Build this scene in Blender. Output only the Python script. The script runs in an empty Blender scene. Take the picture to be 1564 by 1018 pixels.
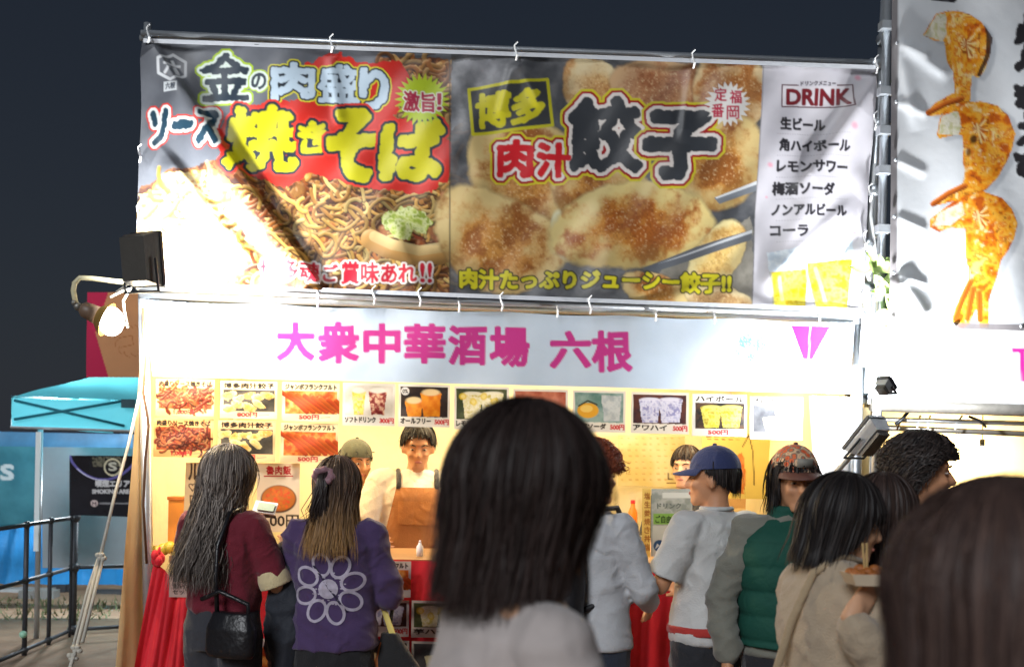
import bpy, bmesh, math, random
import numpy as np
from mathutils import Vector, Matrix

random.seed(7)
RS = np.random.RandomState(11)

# ------------------------------------------------------------------ camera, world, sun, exposure
PW, PH, FPX = 1564.0, 1018.0, 1700.0
HORIZON_DROP = 191.0
CAM = np.array([0.0, 0.0, 1.53])
scene = bpy.context.scene
cam_data = bpy.data.cameras.new('camera')
cam_data.sensor_width = 36.0
cam_data.lens = FPX / PW * 36.0
cam_data.shift_y = HORIZON_DROP / PW
cam_data.clip_end = 500.0
cam_data.clip_start = 0.05
cam_data.dof.use_dof = True
cam_data.dof.focus_distance = 4.9
cam_data.dof.aperture_fstop = 3.2
cam = bpy.data.objects.new('camera', cam_data)
scene.collection.objects.link(cam)
RM = Matrix.Rotation(-0.065, 3, 'Z') @ Matrix.Rotation(math.radians(90), 3, 'X') @ Matrix.Rotation(math.radians(1.15), 3, 'Z')
cam.matrix_world = Matrix.Translation(CAM.tolist()) @ RM.to_4x4()
scene.camera = cam

world = bpy.data.worlds.new('World')
scene.world = world
world.use_nodes = True
wn = world.node_tree.nodes; wl = world.node_tree.links
sky = wn.new('ShaderNodeTexSky'); sky.sky_type = 'NISHITA'; sky.sun_disc = False
sky.sun_elevation = math.radians(4.0); sky.sun_rotation = math.radians(200.0)
mixn = wn.new('ShaderNodeMix'); mixn.data_type = 'RGBA'
mixn.inputs['Factor'].default_value = 0.985
wl.new(sky.outputs['Color'], mixn.inputs['A'])
wtc = wn.new('ShaderNodeTexCoord'); wsx = wn.new('ShaderNodeSeparateXYZ'); wrp = wn.new('ShaderNodeValToRGB')
wl.new(wtc.outputs['Generated'], wsx.inputs[0]); wl.new(wsx.outputs['Z'], wrp.inputs['Fac'])
wrp.color_ramp.elements[0].position = 0.0; wrp.color_ramp.elements[0].color = (0.165, 0.20, 0.275, 1)   # night sky lit by the festival ground
wrp.color_ramp.elements[1].position = 0.5; wrp.color_ramp.elements[1].color = (0.075, 0.11, 0.19, 1)
wl.new(wrp.outputs['Color'], mixn.inputs['B'])
bg = wn['Background']; bg.inputs['Strength'].default_value = 0.115
wl.new(mixn.outputs['Result'], bg.inputs['Color'])

sun_data = bpy.data.lights.new('sun', 'SUN')
sun_data.energy = 1.6; sun_data.angle = math.radians(20); sun_data.color = (0.93, 0.96, 1.0)
sun = bpy.data.objects.new('sun', sun_data)
scene.collection.objects.link(sun)
sun.rotation_euler = Vector((0.40, 0.8, -0.45)).to_track_quat('-Z', 'Y').to_euler()
scene.view_settings.view_transform = 'Standard'
scene.view_settings.look = 'None'
scene.view_settings.exposure = 0.18
scene.view_settings.gamma = 1.0
scene.view_settings.use_curve_mapping = False
scene.render.engine = 'CYCLES'
scene.cycles.max_bounces = 6
scene.cycles.use_denoising = True
scene.cycles.sample_clamp_indirect = 6.0

RMN = np.array(RM)
def rays(u, v):
    u = np.asarray(u, float); v = np.asarray(v, float)
    d = np.stack([(u - PW/2)/FPX, (PH/2 - v + HORIZON_DROP)/FPX, -np.ones_like(u)], -1)
    return d @ RMN.T
def P(u, v, y):
    """point of the plane Y = y seen at the photograph's pixel (u, v)"""
    d = rays(u, v)
    return CAM + d * ((np.asarray(y, float) - CAM[1]) / d[..., 1])[..., None]
def G(u, v, z=0.0):
    d = rays(u, v)
    return CAM + d * ((z - CAM[2]) / d[..., 2])[..., None]

# ------------------------------------------------------------------ objects
COL = scene.collection
def origin_of(o):
    p = np.zeros(3)
    while o is not None:
        p = p + np.array(o.location); o = o.parent
    return p
def mk(name, verts, faces, mat, parent=None, smooth=False, label=None, cat=None, group=None, kind=None, colors=None, origin=None):
    V = np.asarray(verts, float).reshape(-1, 3)
    if parent is not None: org = origin_of(parent)
    elif origin is not None: org = np.asarray(origin, float)
    else: org = np.array([(V[:,0].min()+V[:,0].max())/2, (V[:,1].min()+V[:,1].max())/2, V[:,2].min()])
    me = bpy.data.meshes.new(name)
    if isinstance(faces, np.ndarray):
        nf, k = faces.shape
        me.vertices.add(len(V)); me.vertices.foreach_set('co', (V-org).astype(np.float32).ravel())
        me.loops.add(nf*k); me.loops.foreach_set('vertex_index', faces.astype(np.int32).ravel())
        me.polygons.add(nf); me.polygons.foreach_set('loop_start', np.arange(0, nf*k, k, dtype=np.int32))
        me.update(calc_edges=True)
        me.validate()
    else:
        me.from_pydata((V-org).tolist(), [], faces)
    if smooth: me.polygons.foreach_set('use_smooth', [True]*len(me.polygons))
    if colors is not None:
        a = me.color_attributes.new('Col', 'FLOAT_COLOR', 'POINT')
        c = np.ones((len(V), 4), np.float32); c[:, :3] = colors
        a.data.foreach_set('color', c.ravel())
    me.materials.append(mat)
    ob = bpy.data.objects.new(name, me)
    COL.objects.link(ob)
    if parent is not None: ob.parent = parent
    else: ob.location = org.tolist()
    if label: ob['label'] = label
    if cat: ob['category'] = cat
    if group: ob['group'] = group
    if kind: ob['kind'] = kind
    return ob
def thing(name, label, cat, loc, group=None):
    o = bpy.data.objects.new(name, None); COL.objects.link(o)
    o.location = [float(c) for c in loc]; o.empty_display_size = 0.1
    o['label'] = label; o['category'] = cat
    if group: o['group'] = group
    return o
class MB:
    def __init__(s): s.v = []; s.f = []
    def add(s, v, f):
        n = len(s.v); s.v += [tuple(map(float, p)) for p in v]; s.f += [tuple(n+i for i in q) for q in f]; return s
    def box(s, c, d, rot=None):
        hx, hy, hz = d[0]/2, d[1]/2, d[2]/2
        vs = [Vector((x, y, z)) for x in (-hx, hx) for y in (-hy, hy) for z in (-hz, hz)]
        if rot is not None: vs = [rot @ p for p in vs]
        vs = [p + Vector(c) for p in vs]
        return s.add(vs, [(0,1,3,2),(4,6,7,5),(0,4,5,1),(2,3,7,6),(0,2,6,4),(1,5,7,3)])
    def tube(s, pts, r, n=8, caps=True):
        pts = [Vector([float(a) for a in p]) for p in pts]; rs = r if isinstance(r, (list, tuple)) else [r]*len(pts)
        rings = []; up = None
        for i, p in enumerate(pts):
            t = (pts[min(i+1, len(pts)-1)] - pts[max(i-1, 0)]).normalized()
            if up is None: up = Vector((0,0,1)) if abs(t.z) < .9 else Vector((0,1,0))
            a = t.cross(up).normalized(); b = a.cross(t).normalized(); up = b
            rings.append([p + a*math.cos(2*math.pi*k/n)*rs[i] + b*math.sin(2*math.pi*k/n)*rs[i] for k in range(n)])
        v = [q for rg in rings for q in rg]; f = []
        for i in range(len(pts)-1):
            for k in range(n):
                f.append((i*n+k, i*n+(k+1)%n, (i+1)*n+(k+1)%n, (i+1)*n+k))
        if caps: f.append(tuple(range(n-1,-1,-1))); f.append(tuple((len(pts)-1)*n+k for k in range(n)))
        return s.add(v, f)
    def ball(s, c, r, n=10, m=7):
        rx, ry, rz = r if isinstance(r, (tuple, list)) else (r, r, r)
        v = [(c[0], c[1], c[2]+rz)]; f = []
        for i in range(1, m):
            th = math.pi*i/m
            for k in range(n):
                ph = 2*math.pi*k/n
                v.append((c[0]+rx*math.sin(th)*math.cos(ph), c[1]+ry*math.sin(th)*math.sin(ph), c[2]+rz*math.cos(th)))
        v.append((c[0], c[1], c[2]-rz)); L = len(v)-1
        for k in range(n): f.append((0, 1+k, 1+(k+1)%n)); f.append((L, 1+(m-2)*n+(k+1)%n, 1+(m-2)*n+k))
        for i in range(m-2):
            for k in range(n): f.append((1+i*n+k, 1+(i+1)*n+k, 1+(i+1)*n+(k+1)%n, 1+i*n+(k+1)%n))
        return s.add(v, f)
    def build(s, name, mat, parent=None, **kw): return mk(name, s.v, s.f, mat, parent, **kw)

# ------------------------------------------------------------------ materials
def S(r, g=None, b=None):
    c = np.array([r, g, b] if g is not None else r, float)/255.0
    return np.where(c <= .04045, c/12.92, ((c+.055)/1.055)**2.4)
def mat(name, col, rough=.6, metal=0., bump=0., bscale=60., var=0., vscale=8., emit=None, estr=0., trans=0., spec=.5, alpha=1., stretch=None, sheen=0., wrk=0.):
    m = bpy.data.materials.new(name); m.use_nodes = True
    nt = m.node_tree; N = nt.nodes; L = nt.links; b = N['Principled BSDF']
    c = tuple(S(*col)) + (1,)
    b.inputs['Base Color'].default_value = c
    b.inputs['Roughness'].default_value = rough; b.inputs['Metallic'].default_value = metal
    b.inputs['Specular IOR Level'].default_value = spec
    if sheen: b.inputs['Sheen Weight'].default_value = sheen
    tc = N.new('ShaderNodeTexCoord'); mp = N.new('ShaderNodeMapping')
    L.new(tc.outputs['Object'], mp.inputs['Vector'])
    if stretch: mp.inputs['Scale'].default_value = stretch
    if var:
        nz = N.new('ShaderNodeTexNoise'); nz.inputs['Scale'].default_value = vscale; nz.inputs['Detail'].default_value = 6; nz.inputs['Roughness'].default_value = .65
        L.new(mp.outputs['Vector'], nz.inputs['Vector'])
        rp = N.new('ShaderNodeMapRange'); rp.inputs['From Min'].default_value = .25; rp.inputs['From Max'].default_value = .75
        rp.inputs['To Min'].default_value = 1-var; rp.inputs['To Max'].default_value = 1+var
        L.new(nz.outputs['Fac'], rp.inputs['Value'])
        vm = N.new('ShaderNodeVectorMath'); vm.operation = 'SCALE'; vm.inputs[0].default_value = c[:3]
        L.new(rp.outputs['Result'], vm.inputs['Scale']); L.new(vm.outputs['Vector'], b.inputs['Base Color'])
    if bump:
        nb = N.new('ShaderNodeTexNoise'); nb.inputs['Scale'].default_value = bscale; nb.inputs['Detail'].default_value = 4
        L.new(mp.outputs['Vector'], nb.inputs['Vector'])
        bp = N.new('ShaderNodeBump'); bp.inputs['Strength'].default_value = bump; bp.inputs['Distance'].default_value = .01
        L.new(nb.outputs['Fac'], bp.inputs['Height']); L.new(bp.outputs['Normal'], b.inputs['Normal'])
    if wrk:
        w1 = N.new('ShaderNodeTexNoise'); w1.inputs['Scale'].default_value = 9; w1.inputs['Detail'].default_value = 3; w1.inputs['Distortion'].default_value = 1.6
        if 'Type' in w1.inputs: pass
        w1.noise_type = 'RIDGED_MULTIFRACTAL'
        L.new(mp.outputs['Vector'], w1.inputs['Vector'])
        b2 = N.new('ShaderNodeBump'); b2.inputs['Strength'].default_value = wrk; b2.inputs['Distance'].default_value = .018
        L.new(w1.outputs['Fac'], b2.inputs['Height'])
        if bump: L.new(b2.outputs['Normal'], bp.inputs['Normal'])
        else: L.new(b2.outputs['Normal'], b.inputs['Normal'])
    if emit is not None:
        b.inputs['Emission Color'].default_value = tuple(emit)+(1,); b.inputs['Emission Strength'].default_value = estr
    if trans: b.inputs['Transmission Weight'].default_value = trans
    if alpha < 1: b.inputs['Alpha'].default_value = alpha
    return m
def print_mat(name, rough=.45, bump=.15, bscale=14., gain=1., spec=.4, translucent=0., weave=0.):
    m = bpy.data.materials.new(name); m.use_nodes = True
    nt = m.node_tree; N = nt.nodes; L = nt.links; b = N['Principled BSDF']
    at = N.new('ShaderNodeAttribute'); at.attribute_name = 'Col'
    tc = N.new('ShaderNodeTexCoord')
    nz = N.new('ShaderNodeTexNoise'); nz.inputs['Scale'].default_value = 5.; nz.inputs['Detail'].default_value = 7
    L.new(tc.outputs['Object'], nz.inputs['Vector'])
    rp = N.new('ShaderNodeMapRange'); rp.inputs['From Min'].default_value = .3; rp.inputs['From Max'].default_value = .7
    rp.inputs['To Min'].default_value = gain*.93; rp.inputs['To Max'].default_value = gain*1.03
    L.new(nz.outputs['Fac'], rp.inputs['Value'])
    vm = N.new('ShaderNodeVectorMath'); vm.operation = 'SCALE'
    L.new(at.outputs['Color'], vm.inputs[0]); L.new(rp.outputs['Result'], vm.inputs['Scale'])
    L.new(vm.outputs['Vector'], b.inputs['Base Color'])
    b.inputs['Roughness'].default_value = rough; b.inputs['Specular IOR Level'].default_value = spec
    nb = N.new('ShaderNodeTexNoise'); nb.inputs['Scale'].default_value = bscale; nb.inputs['Detail'].default_value = 5
    L.new(tc.outputs['Object'], nb.inputs['Vector'])
    bp = N.new('ShaderNodeBump'); bp.inputs['Strength'].default_value = bump; bp.inputs['Distance'].default_value = .02
    L.new(nb.outputs['Fac'], bp.inputs['Height']); L.new(bp.outputs['Normal'], b.inputs['Normal'])
    if translucent:
        tr = N.new('ShaderNodeBsdfTranslucent'); mx = N.new('ShaderNodeMixShader'); mx.inputs[0].default_value = translucent
        L.new(vm.outputs['Vector'], tr.inputs['Color'])
        L.new(b.outputs['BSDF'], mx.inputs[1]); L.new(tr.outputs['BSDF'], mx.inputs[2])
        L.new(mx.outputs['Shader'], N['Material Output'].inputs['Surface'])
    return m
M = {}
M['vinyl'] = print_mat('printed_vinyl', .42, .12, 9., .70, translucent=.06)
M['cloth_print'] = print_mat('printed_cloth', .8, .10, 12., .80, .2, translucent=.1)
M['paper'] = print_mat('printed_paper', .5, .05, 8., .66, .3, translucent=.2)
M['vinyl_light'] = print_mat('printed_vinyl_light', .42, .12, 9., .70, translucent=.06)
M['steel'] = mat('galvanised_steel', (188,194,200), .38, .75, .1, 90, .12, 14)
M['steel_old'] = mat('worn_steel', (140,138,132), .5, .6, .2, 60, .25, 9)
M['rail_metal'] = mat('grey_black_metal', (66,68,74), .5, .3, .2, 80, .25, 12)
M['black_metal'] = mat('black_painted_metal', (38,40,44), .45, .3, .15, 80, .2, 10)
M['housing'] = mat('grey_lamp_housing', (86,84,80), .5, .4, .1, 60, .1)
M['zip'] = mat('white_plastic_tie', (225,228,230), .4)
M['rope'] = mat('white_rope', (212,208,196), .8, 0, .6, 400)
M['cable'] = mat('brown_cable', (96,66,44), .6)
M['white_cable'] = mat('pale_cable', (212,206,190), .5)
M['ground'] = mat('packed_ground', (136,112,90), .9, 0, .8, 30, .3, 3)  # base brown lightened and warmed in place of lamp light
M['red_cloth'] = mat('red_cloth', (226,24,44), .65, 0, .25, 25, .08, 6, sheen=.2)
M['tarp'] = mat('cream_tarp', (234,220,178), .6, 0, .5, 7, .08, 3)
M['warm_tarp'] = mat('warm_tarp', (222,190,140), .6, 0, .5, 7, .1, 3)
M['white_tarp'] = mat('white_tarp', (228,228,226), .55, 0, .4, 8, .05, 3)
def thin_cloth(name, col, rough, bump, bs, var, vs, k):
    m = mat(name, col, rough, 0, bump, bs, var, vs); nt = m.node_tree; b = nt.nodes['Principled BSDF']
    tr = nt.nodes.new('ShaderNodeBsdfTranslucent'); tr.inputs['Color'].default_value = tuple(S(*col))+(1,)
    mx = nt.nodes.new('ShaderNodeMixShader'); mx.inputs[0].default_value = k
    nt.links.new(b.outputs['BSDF'], mx.inputs[1]); nt.links.new(tr.outputs['BSDF'], mx.inputs[2])
    nt.links.new(mx.outputs['Shader'], nt.nodes['Material Output'].inputs['Surface']); return m
M['aqua'] = thin_cloth('aqua_canopy', (96,190,204), .6, .3, 12, .08, 4, .28)
M['blue_tarp'] = thin_cloth('blue_tarp', (40,134,200), .5, .6, 9, .18, 4, .3)
M['grey_panel'] = mat('grey_panel', (158,160,166), .7, 0, .2, 10, .1, 3)
M['wood'] = mat('table_wood', (150,110,70), .5, 0, .2, 30, .15, 6)
M['leaf'] = mat('leaf_green', (158,182,110), .5, 0, .2, 40, .25, 20)
M['grass'] = mat('grass_green', (92,100,66), .8, 0, .3, 40, .3, 20)
def emitm(name, col, st): return mat(name, (20,20,20), emit=col, estr=st)
M['led'] = emitm('led_lens', (.95,.98,1.), 60)
M['led_soft'] = emitm('led_lens_dim', (.95,.98,1.), 25)
M['bulb'] = emitm('warm_bulb', (1.,.85,.58), 60)

# ------------------------------------------------------------------ print painting (numpy)
def vnoise(h, w, cell, seed):
    r = np.random.RandomState(seed); gh, gw = int(h/cell)+3, int(w/cell)+3
    g = r.rand(gh, gw)
    y = np.arange(h)/cell; x = np.arange(w)/cell
    yi = y.astype(int); xi = x.astype(int); fy = y-yi; fx = x-xi
    fy = fy*fy*(3-2*fy); fx = fx*fx*(3-2*fx)
    a = g[yi][:, xi]; b = g[yi][:, xi+1]; c = g[yi+1][:, xi]; d = g[yi+1][:, xi+1]
    fx = fx[None]; fy = fy[:, None]
    return (a*(1-fx)+b*fx)*(1-fy)+(c*(1-fx)+d*fx)*fy
def fbm(h, w, cell, seed, octv=4):
    o = 0; a = 1; t = 0
    for i in range(octv):
        o = o + a*vnoise(h, w, max(cell/2**i, 1.), seed+i); t += a; a *= .55
    return o/t
_glyph = {}
def glyph_tris(s):
    if s in _glyph: return _glyph[s]
    cu = bpy.data.curves.new('lettering', 'FONT'); cu.body = s; cu.resolution_u = 3
    ob = bpy.data.objects.new('lettering', cu); COL.objects.link(ob)
    dg = bpy.context.evaluated_depsgraph_get(); dg.update()
    ev = ob.evaluated_get(dg); me = ev.to_mesh(); me.calc_loop_triangles()
    v = np.zeros(len(me.vertices)*3); me.vertices.foreach_get('co', v); v = v.reshape(-1, 3)[:, :2]
    t = np.zeros(len(me.loop_triangles)*3, np.int32); me.loop_triangles.foreach_get('vertices', t)
    T = v[t.reshape(-1, 3)] if len(t) else np.zeros((0, 3, 2))
    ev.to_mesh_clear(); bpy.data.objects.remove(ob); bpy.data.curves.remove(cu)
    _glyph[s] = T
    return T
def dil(m, n):
    for i in range(int(round(n))):
        q = m.copy()
        q[1:] = np.maximum(q[1:], m[:-1]); q[:-1] = np.maximum(q[:-1], m[1:])
        q[:, 1:] = np.maximum(q[:, 1:], m[:, :-1]); q[:, :-1] = np.maximum(q[:, :-1], m[:, 1:])
        if i % 2:
            q[1:, 1:] = np.maximum(q[1:, 1:], m[:-1, :-1]); q[:-1, :-1] = np.maximum(q[:-1, :-1], m[1:, 1:])
            q[1:, :-1] = np.maximum(q[1:, :-1], m[:-1, 1:]); q[:-1, 1:] = np.maximum(q[:-1, 1:], m[1:, :-1])
        m = q
    return m
def blur(a, n=1):
    for _ in range(n):
        b = a.copy(); b[1:-1] = (a[:-2]+2*a[1:-1]+a[2:])/4; a = b
        b = a.copy(); b[:, 1:-1] = (a[:, :-2]+2*a[:, 1:-1]+a[:, 2:])/4; a = b
    return a
class Canvas:
    """flat print painted in photograph pixels over the box x0..x1, y0..y1, k samples per pixel"""
    def __init__(s, x0, y0, x1, y1, k=2, bg=(255,255,255)):
        s.x0, s.y0, s.k = x0, y0, k
        s.w = int((x1-x0)*k); s.h = int((y1-y0)*k)
        s.a = np.ones((s.h, s.w, 3))*S(*bg)
    def crop(s, x0, y0, x1, y1):
        i0 = max(int((x0-s.x0)*s.k), 0); i1 = min(int((x1-s.x0)*s.k)+2, s.w)
        j0 = max(int((y0-s.y0)*s.k), 0); j1 = min(int((y1-s.y0)*s.k)+2, s.h)
        return i0, j0, i1, j1
    def grid(s, i0, j0, i1, j1):
        x = (np.arange(i0, i1)+.5)/s.k+s.x0; y = (np.arange(j0, j1)+.5)/s.k+s.y0
        return np.meshgrid(x, y)
    def put(s, box, m, col):
        i0, j0, i1, j1 = box
        if i1 <= i0 or j1 <= j0: return
        col = S(*col) if isinstance(col, tuple) else col
        s.a[j0:j1, i0:i1] = s.a[j0:j1, i0:i1]*(1-m[..., None]) + col*m[..., None]
    def pmask(s, pts, rough=0, seed=1, rc=12):
        xs = [p[0] for p in pts]; ys = [p[1] for p in pts]
        box = s.crop(min(xs)-rough, min(ys)-rough, max(xs)+rough, max(ys)+rough)
        if box[2] <= box[0] or box[3] <= box[1]: return box, np.zeros((0, 0))
        X, Y = s.grid(*box)
        if rough:
            X = X+(fbm(*X.shape, rc*s.k, seed)-.5)*2*rough; Y = Y+(fbm(*X.shape, rc*s.k, seed+9)-.5)*2*rough
        ins = np.zeros(X.shape, bool); n = len(pts)
        for i in range(n):
            xa, ya = pts[i]; xb, yb = pts[(i+1) % n]
            if ya == yb: continue
            c = ((ya > Y) != (yb > Y)) & (X < (xb-xa)*(Y-ya)/(yb-ya)+xa)
            ins ^= c
        return box, ins.astype(float)
    def poly(s, pts, col, a=1., rough=0, soft=0, seed=1, rc=12):
        if soft:
            xs = [p[0] for p in pts]; ys = [p[1] for p in pts]
            b, m = s.pmask(pts+[], rough, seed, rc)
            s.put(b, blur(m, soft)*a, col)
        else:
            b, m = s.pmask(pts, rough, seed, rc); s.put(b, m*a, col)
    def rect(s, x0, y0, x1, y1, col, a=1., slope=0.):
        s.poly([(x0, y0), (x1, y0+slope*(x1-x0)), (x1, y1+slope*(x1-x0)), (x0, y1)], col, a)
    def ell(s, cx, cy, rx, ry, col, a=1., rot=0., soft=.08):
        R = max(rx, ry)*1.2; box = s.crop(cx-R, cy-R, cx+R, cy+R)
        if box[2] <= box[0] or box[3] <= box[1]: return
        X, Y = s.grid(*box); c, t = math.cos(rot), math.sin(rot)
        u = ((X-cx)*c+(Y-cy)*t)/rx; v = (-(X-cx)*t+(Y-cy)*c)/ry
        s.put(box, np.clip((1-np.hypot(u, v))/soft, 0, 1)*a, col)
    def stroke(s, pts, w, col, a=1., shade=0., hi=(255,240,200)):
        xs = [p[0] for p in pts]; ys = [p[1] for p in pts]
        box = s.crop(min(xs)-w-1, min(ys)-w-1, max(xs)+w+1, max(ys)+w+1)
        if box[2] <= box[0] or box[3] <= box[1]: return
        X, Y = s.grid(*box); D = np.full(X.shape, 1e9); SD = np.zeros(X.shape)
        for (xa, ya), (xb, yb) in zip(pts[:-1], pts[1:]):
            dx, dy = xb-xa, yb-ya; L = dx*dx+dy*dy+1e-9
            t = np.clip(((X-xa)*dx+(Y-ya)*dy)/L, 0, 1)
            ex, ey = X-xa-t*dx, Y-ya-t*dy; d = np.hypot(ex, ey)
            b = d < D; D = np.where(b, d, D); SD = np.where(b, ey+.4*ex, SD)
        m = np.clip((w-D)*s.k+.5, 0, 1)*a
        c = S(*col) if isinstance(col, tuple) else col
        if shade:
            q = np.clip(SD/w, -1, 1)[..., None]
            c = c*(1-shade*np.clip(q+.2, 0, 1)) + S(*hi)*np.clip(-q-.1, 0, 1)**2*shade*.6
        s.put(box, m, c)
    def text(s, t, x0, y0, x1, y1, col, bold=0., outl=(), slope=0., rough=0., a=1., slant=0., seed=3, clipx=None):
        T = glyph_tris(t)
        if len(T) == 0: return
        mn = T.reshape(-1, 2).min(0); mx = T.reshape(-1, 2).max(0)
        q = (T-mn)/(mx-mn)
        X = x0+q[..., 0]*(x1-x0)+slant*q[..., 1]*(y1-y0); Y = y1-q[..., 1]*(y1-y0)+slope*(X-x0)
        pad = bold+sum(o[0] for o in outl)+rough+2
        bx = s.crop(X.min()-pad, Y.min()-pad, X.max()+pad, Y.max()+pad)
        i0, j0, i1, j1 = bx
        if i1 <= i0 or j1 <= j0: return
        m = np.zeros((j1-j0, i1-i0))
        PX = (X-s.x0)*s.k-i0; PY = (Y-s.y0)*s.k-j0
        for k in range(len(PX)):
            a0, a1, a2 = PX[k]; b0, b1, b2 = PY[k]
            u0 = max(int(min(a0, a1, a2)), 0); u1 = min(int(max(a0, a1, a2))+2, m.shape[1])
            v0 = max(int(min(b0, b1, b2)), 0); v1 = min(int(max(b0, b1, b2))+2, m.shape[0])
            if u1 <= u0 or v1 <= v0: continue
            gx = np.arange(u0, u1)+.5; gy = (np.arange(v0, v1)+.5)[:, None]
            A = (a1-a0)*(b2-b0)-(a2-a0)*(b1-b0)
            if abs(A) < 1e-9: continue
            w0 = ((a1-gx)*(b2-gy)-(a2-gx)*(b1-gy))/A; w1 = ((a2-gx)*(b0-gy)-(a0-gx)*(b2-gy))/A
            ins = (w0 >= -.02) & (w1 >= -.02) & (1-w0-w1 >= -.02)
            m[v0:v1, u0:u1] = np.maximum(m[v0:v1, u0:u1], ins)
        if rough:
            h, w = m.shape
            dx = ((fbm(h, w, 7*s.k, seed)-.5)*2*rough*s.k*1.6).astype(int); dy = ((fbm(h, w, 7*s.k, seed+5)-.5)*2*rough*s.k*1.6).astype(int)
            jj, ii = np.mgrid[0:h, 0:w]
            m = m[np.clip(jj+dy, 0, h-1), np.clip(ii+dx, 0, w-1)]
        if bold: m = dil(m, bold*s.k)
        layers = []; cur = m
        for (r, c) in outl:
            cur = dil(cur, r*s.k); layers.append((cur, c))
        for (mm, c) in reversed(layers): s.put(bx, mm*a, c)
        s.put(bx, blur(m)*a, col)
    def mottle(s, pts, cols, cell, seed, rough=2, a=1., contrast=1.6):
        """photographic texture inside a polygon: colour ramp over fractal noise"""
        b, m = s.pmask(pts, rough, seed)
        if m.size == 0: return
        n = np.clip((fbm(m.shape[0], m.shape[1], cell*s.k, seed, 5)-.5)*contrast*1.6+.5, 0, .999)*(len(cols)-1)
        C = np.array([S(*c) for c in cols]); i = n.astype(int); f = (n-i)[..., None]
        s.put(b, m*a, C[i]*(1-f)+C[i+1]*f)
    def sample(s, U, V):
        x = np.clip((U-s.x0)*s.k-.5, 0, s.w-1.001); y = np.clip((V-s.y0)*s.k-.5, 0, s.h-1.001)
        xi = x.astype(int); yi = y.astype(int); fx = (x-xi)[..., None]; fy = (y-yi)[..., None]
        A = s.a
        return (A[yi, xi]*(1-fx)+A[yi, xi+1]*fx)*(1-fy)+(A[yi+1, xi]*(1-fx)+A[yi+1, xi+1]*fx)*fy
def sheet(name, quad, y, nx, ny, canvas, mt, disp=None, parent=None, **kw):
    s, t = np.meshgrid(np.linspace(0, 1, nx+1), np.linspace(0, 1, ny+1))
    q = np.array(quad, float)
    UV = ((1-s)*(1-t))[..., None]*q[0]+(s*(1-t))[..., None]*q[1]+(s*t)[..., None]*q[2]+((1-s)*t)[..., None]*q[3]
    U, V = UV[..., 0], UV[..., 1]
    Y = np.full(U.shape, float(y)) if not callable(y) else y(U, V)
    W = P(U, V, Y)
    if disp is not None: W = W + disp(U, V, s, t)
    idx = np.arange((nx+1)*(ny+1)).reshape(ny+1, nx+1)
    F = np.stack([idx[:-1, :-1], idx[1:, :-1], idx[1:, 1:], idx[:-1, 1:]], -1).reshape(-1, 4)
    cols = canvas.sample(U.ravel(), V.ravel()) if canvas is not None else None
    return mk(name, W.reshape(-1, 3), F, mt, parent, smooth=True, colors=cols, **kw)
def seg_d(U, V, p0, p1):
    dx, dy = p1[0]-p0[0], p1[1]-p0[1]; L = math.hypot(dx, dy)
    t = ((U-p0[0])*dx+(V-p0[1])*dy)/L/L
    return t, ((U-p0[0])*dy-(V-p0[1])*dx)/L       # >0 on the upper right side for a line going down right
def ridge(U, V, p0, p1, amp, wl, wr, taper=.18):
    t, d = seg_d(U, V, p0, p1)
    e = np.clip(t/taper, 0, 1)*np.clip((1-t)/taper, 0, 1)
    f = np.where(d < 0, np.exp(-(d/wl)**2), np.exp(-(d/wr)**2))
    return amp*e*f
# ------------------------------------------------------------------ the setting
mk('ground', [(-60,-20,0),(60,-20,0),(60,90,0),(-60,90,0)], [(0,1,2,3)], M['ground'], kind='structure')
def ribbon(name, uv, z, m, **kw):
    pts = [G(u, v, z) for u, v in uv]
    return mk(name, pts, [tuple(range(len(pts)))], m, **kw)
Y0 = 5.0          # front plane of the stall
YB = 4.93         # plane of the big banner

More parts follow.
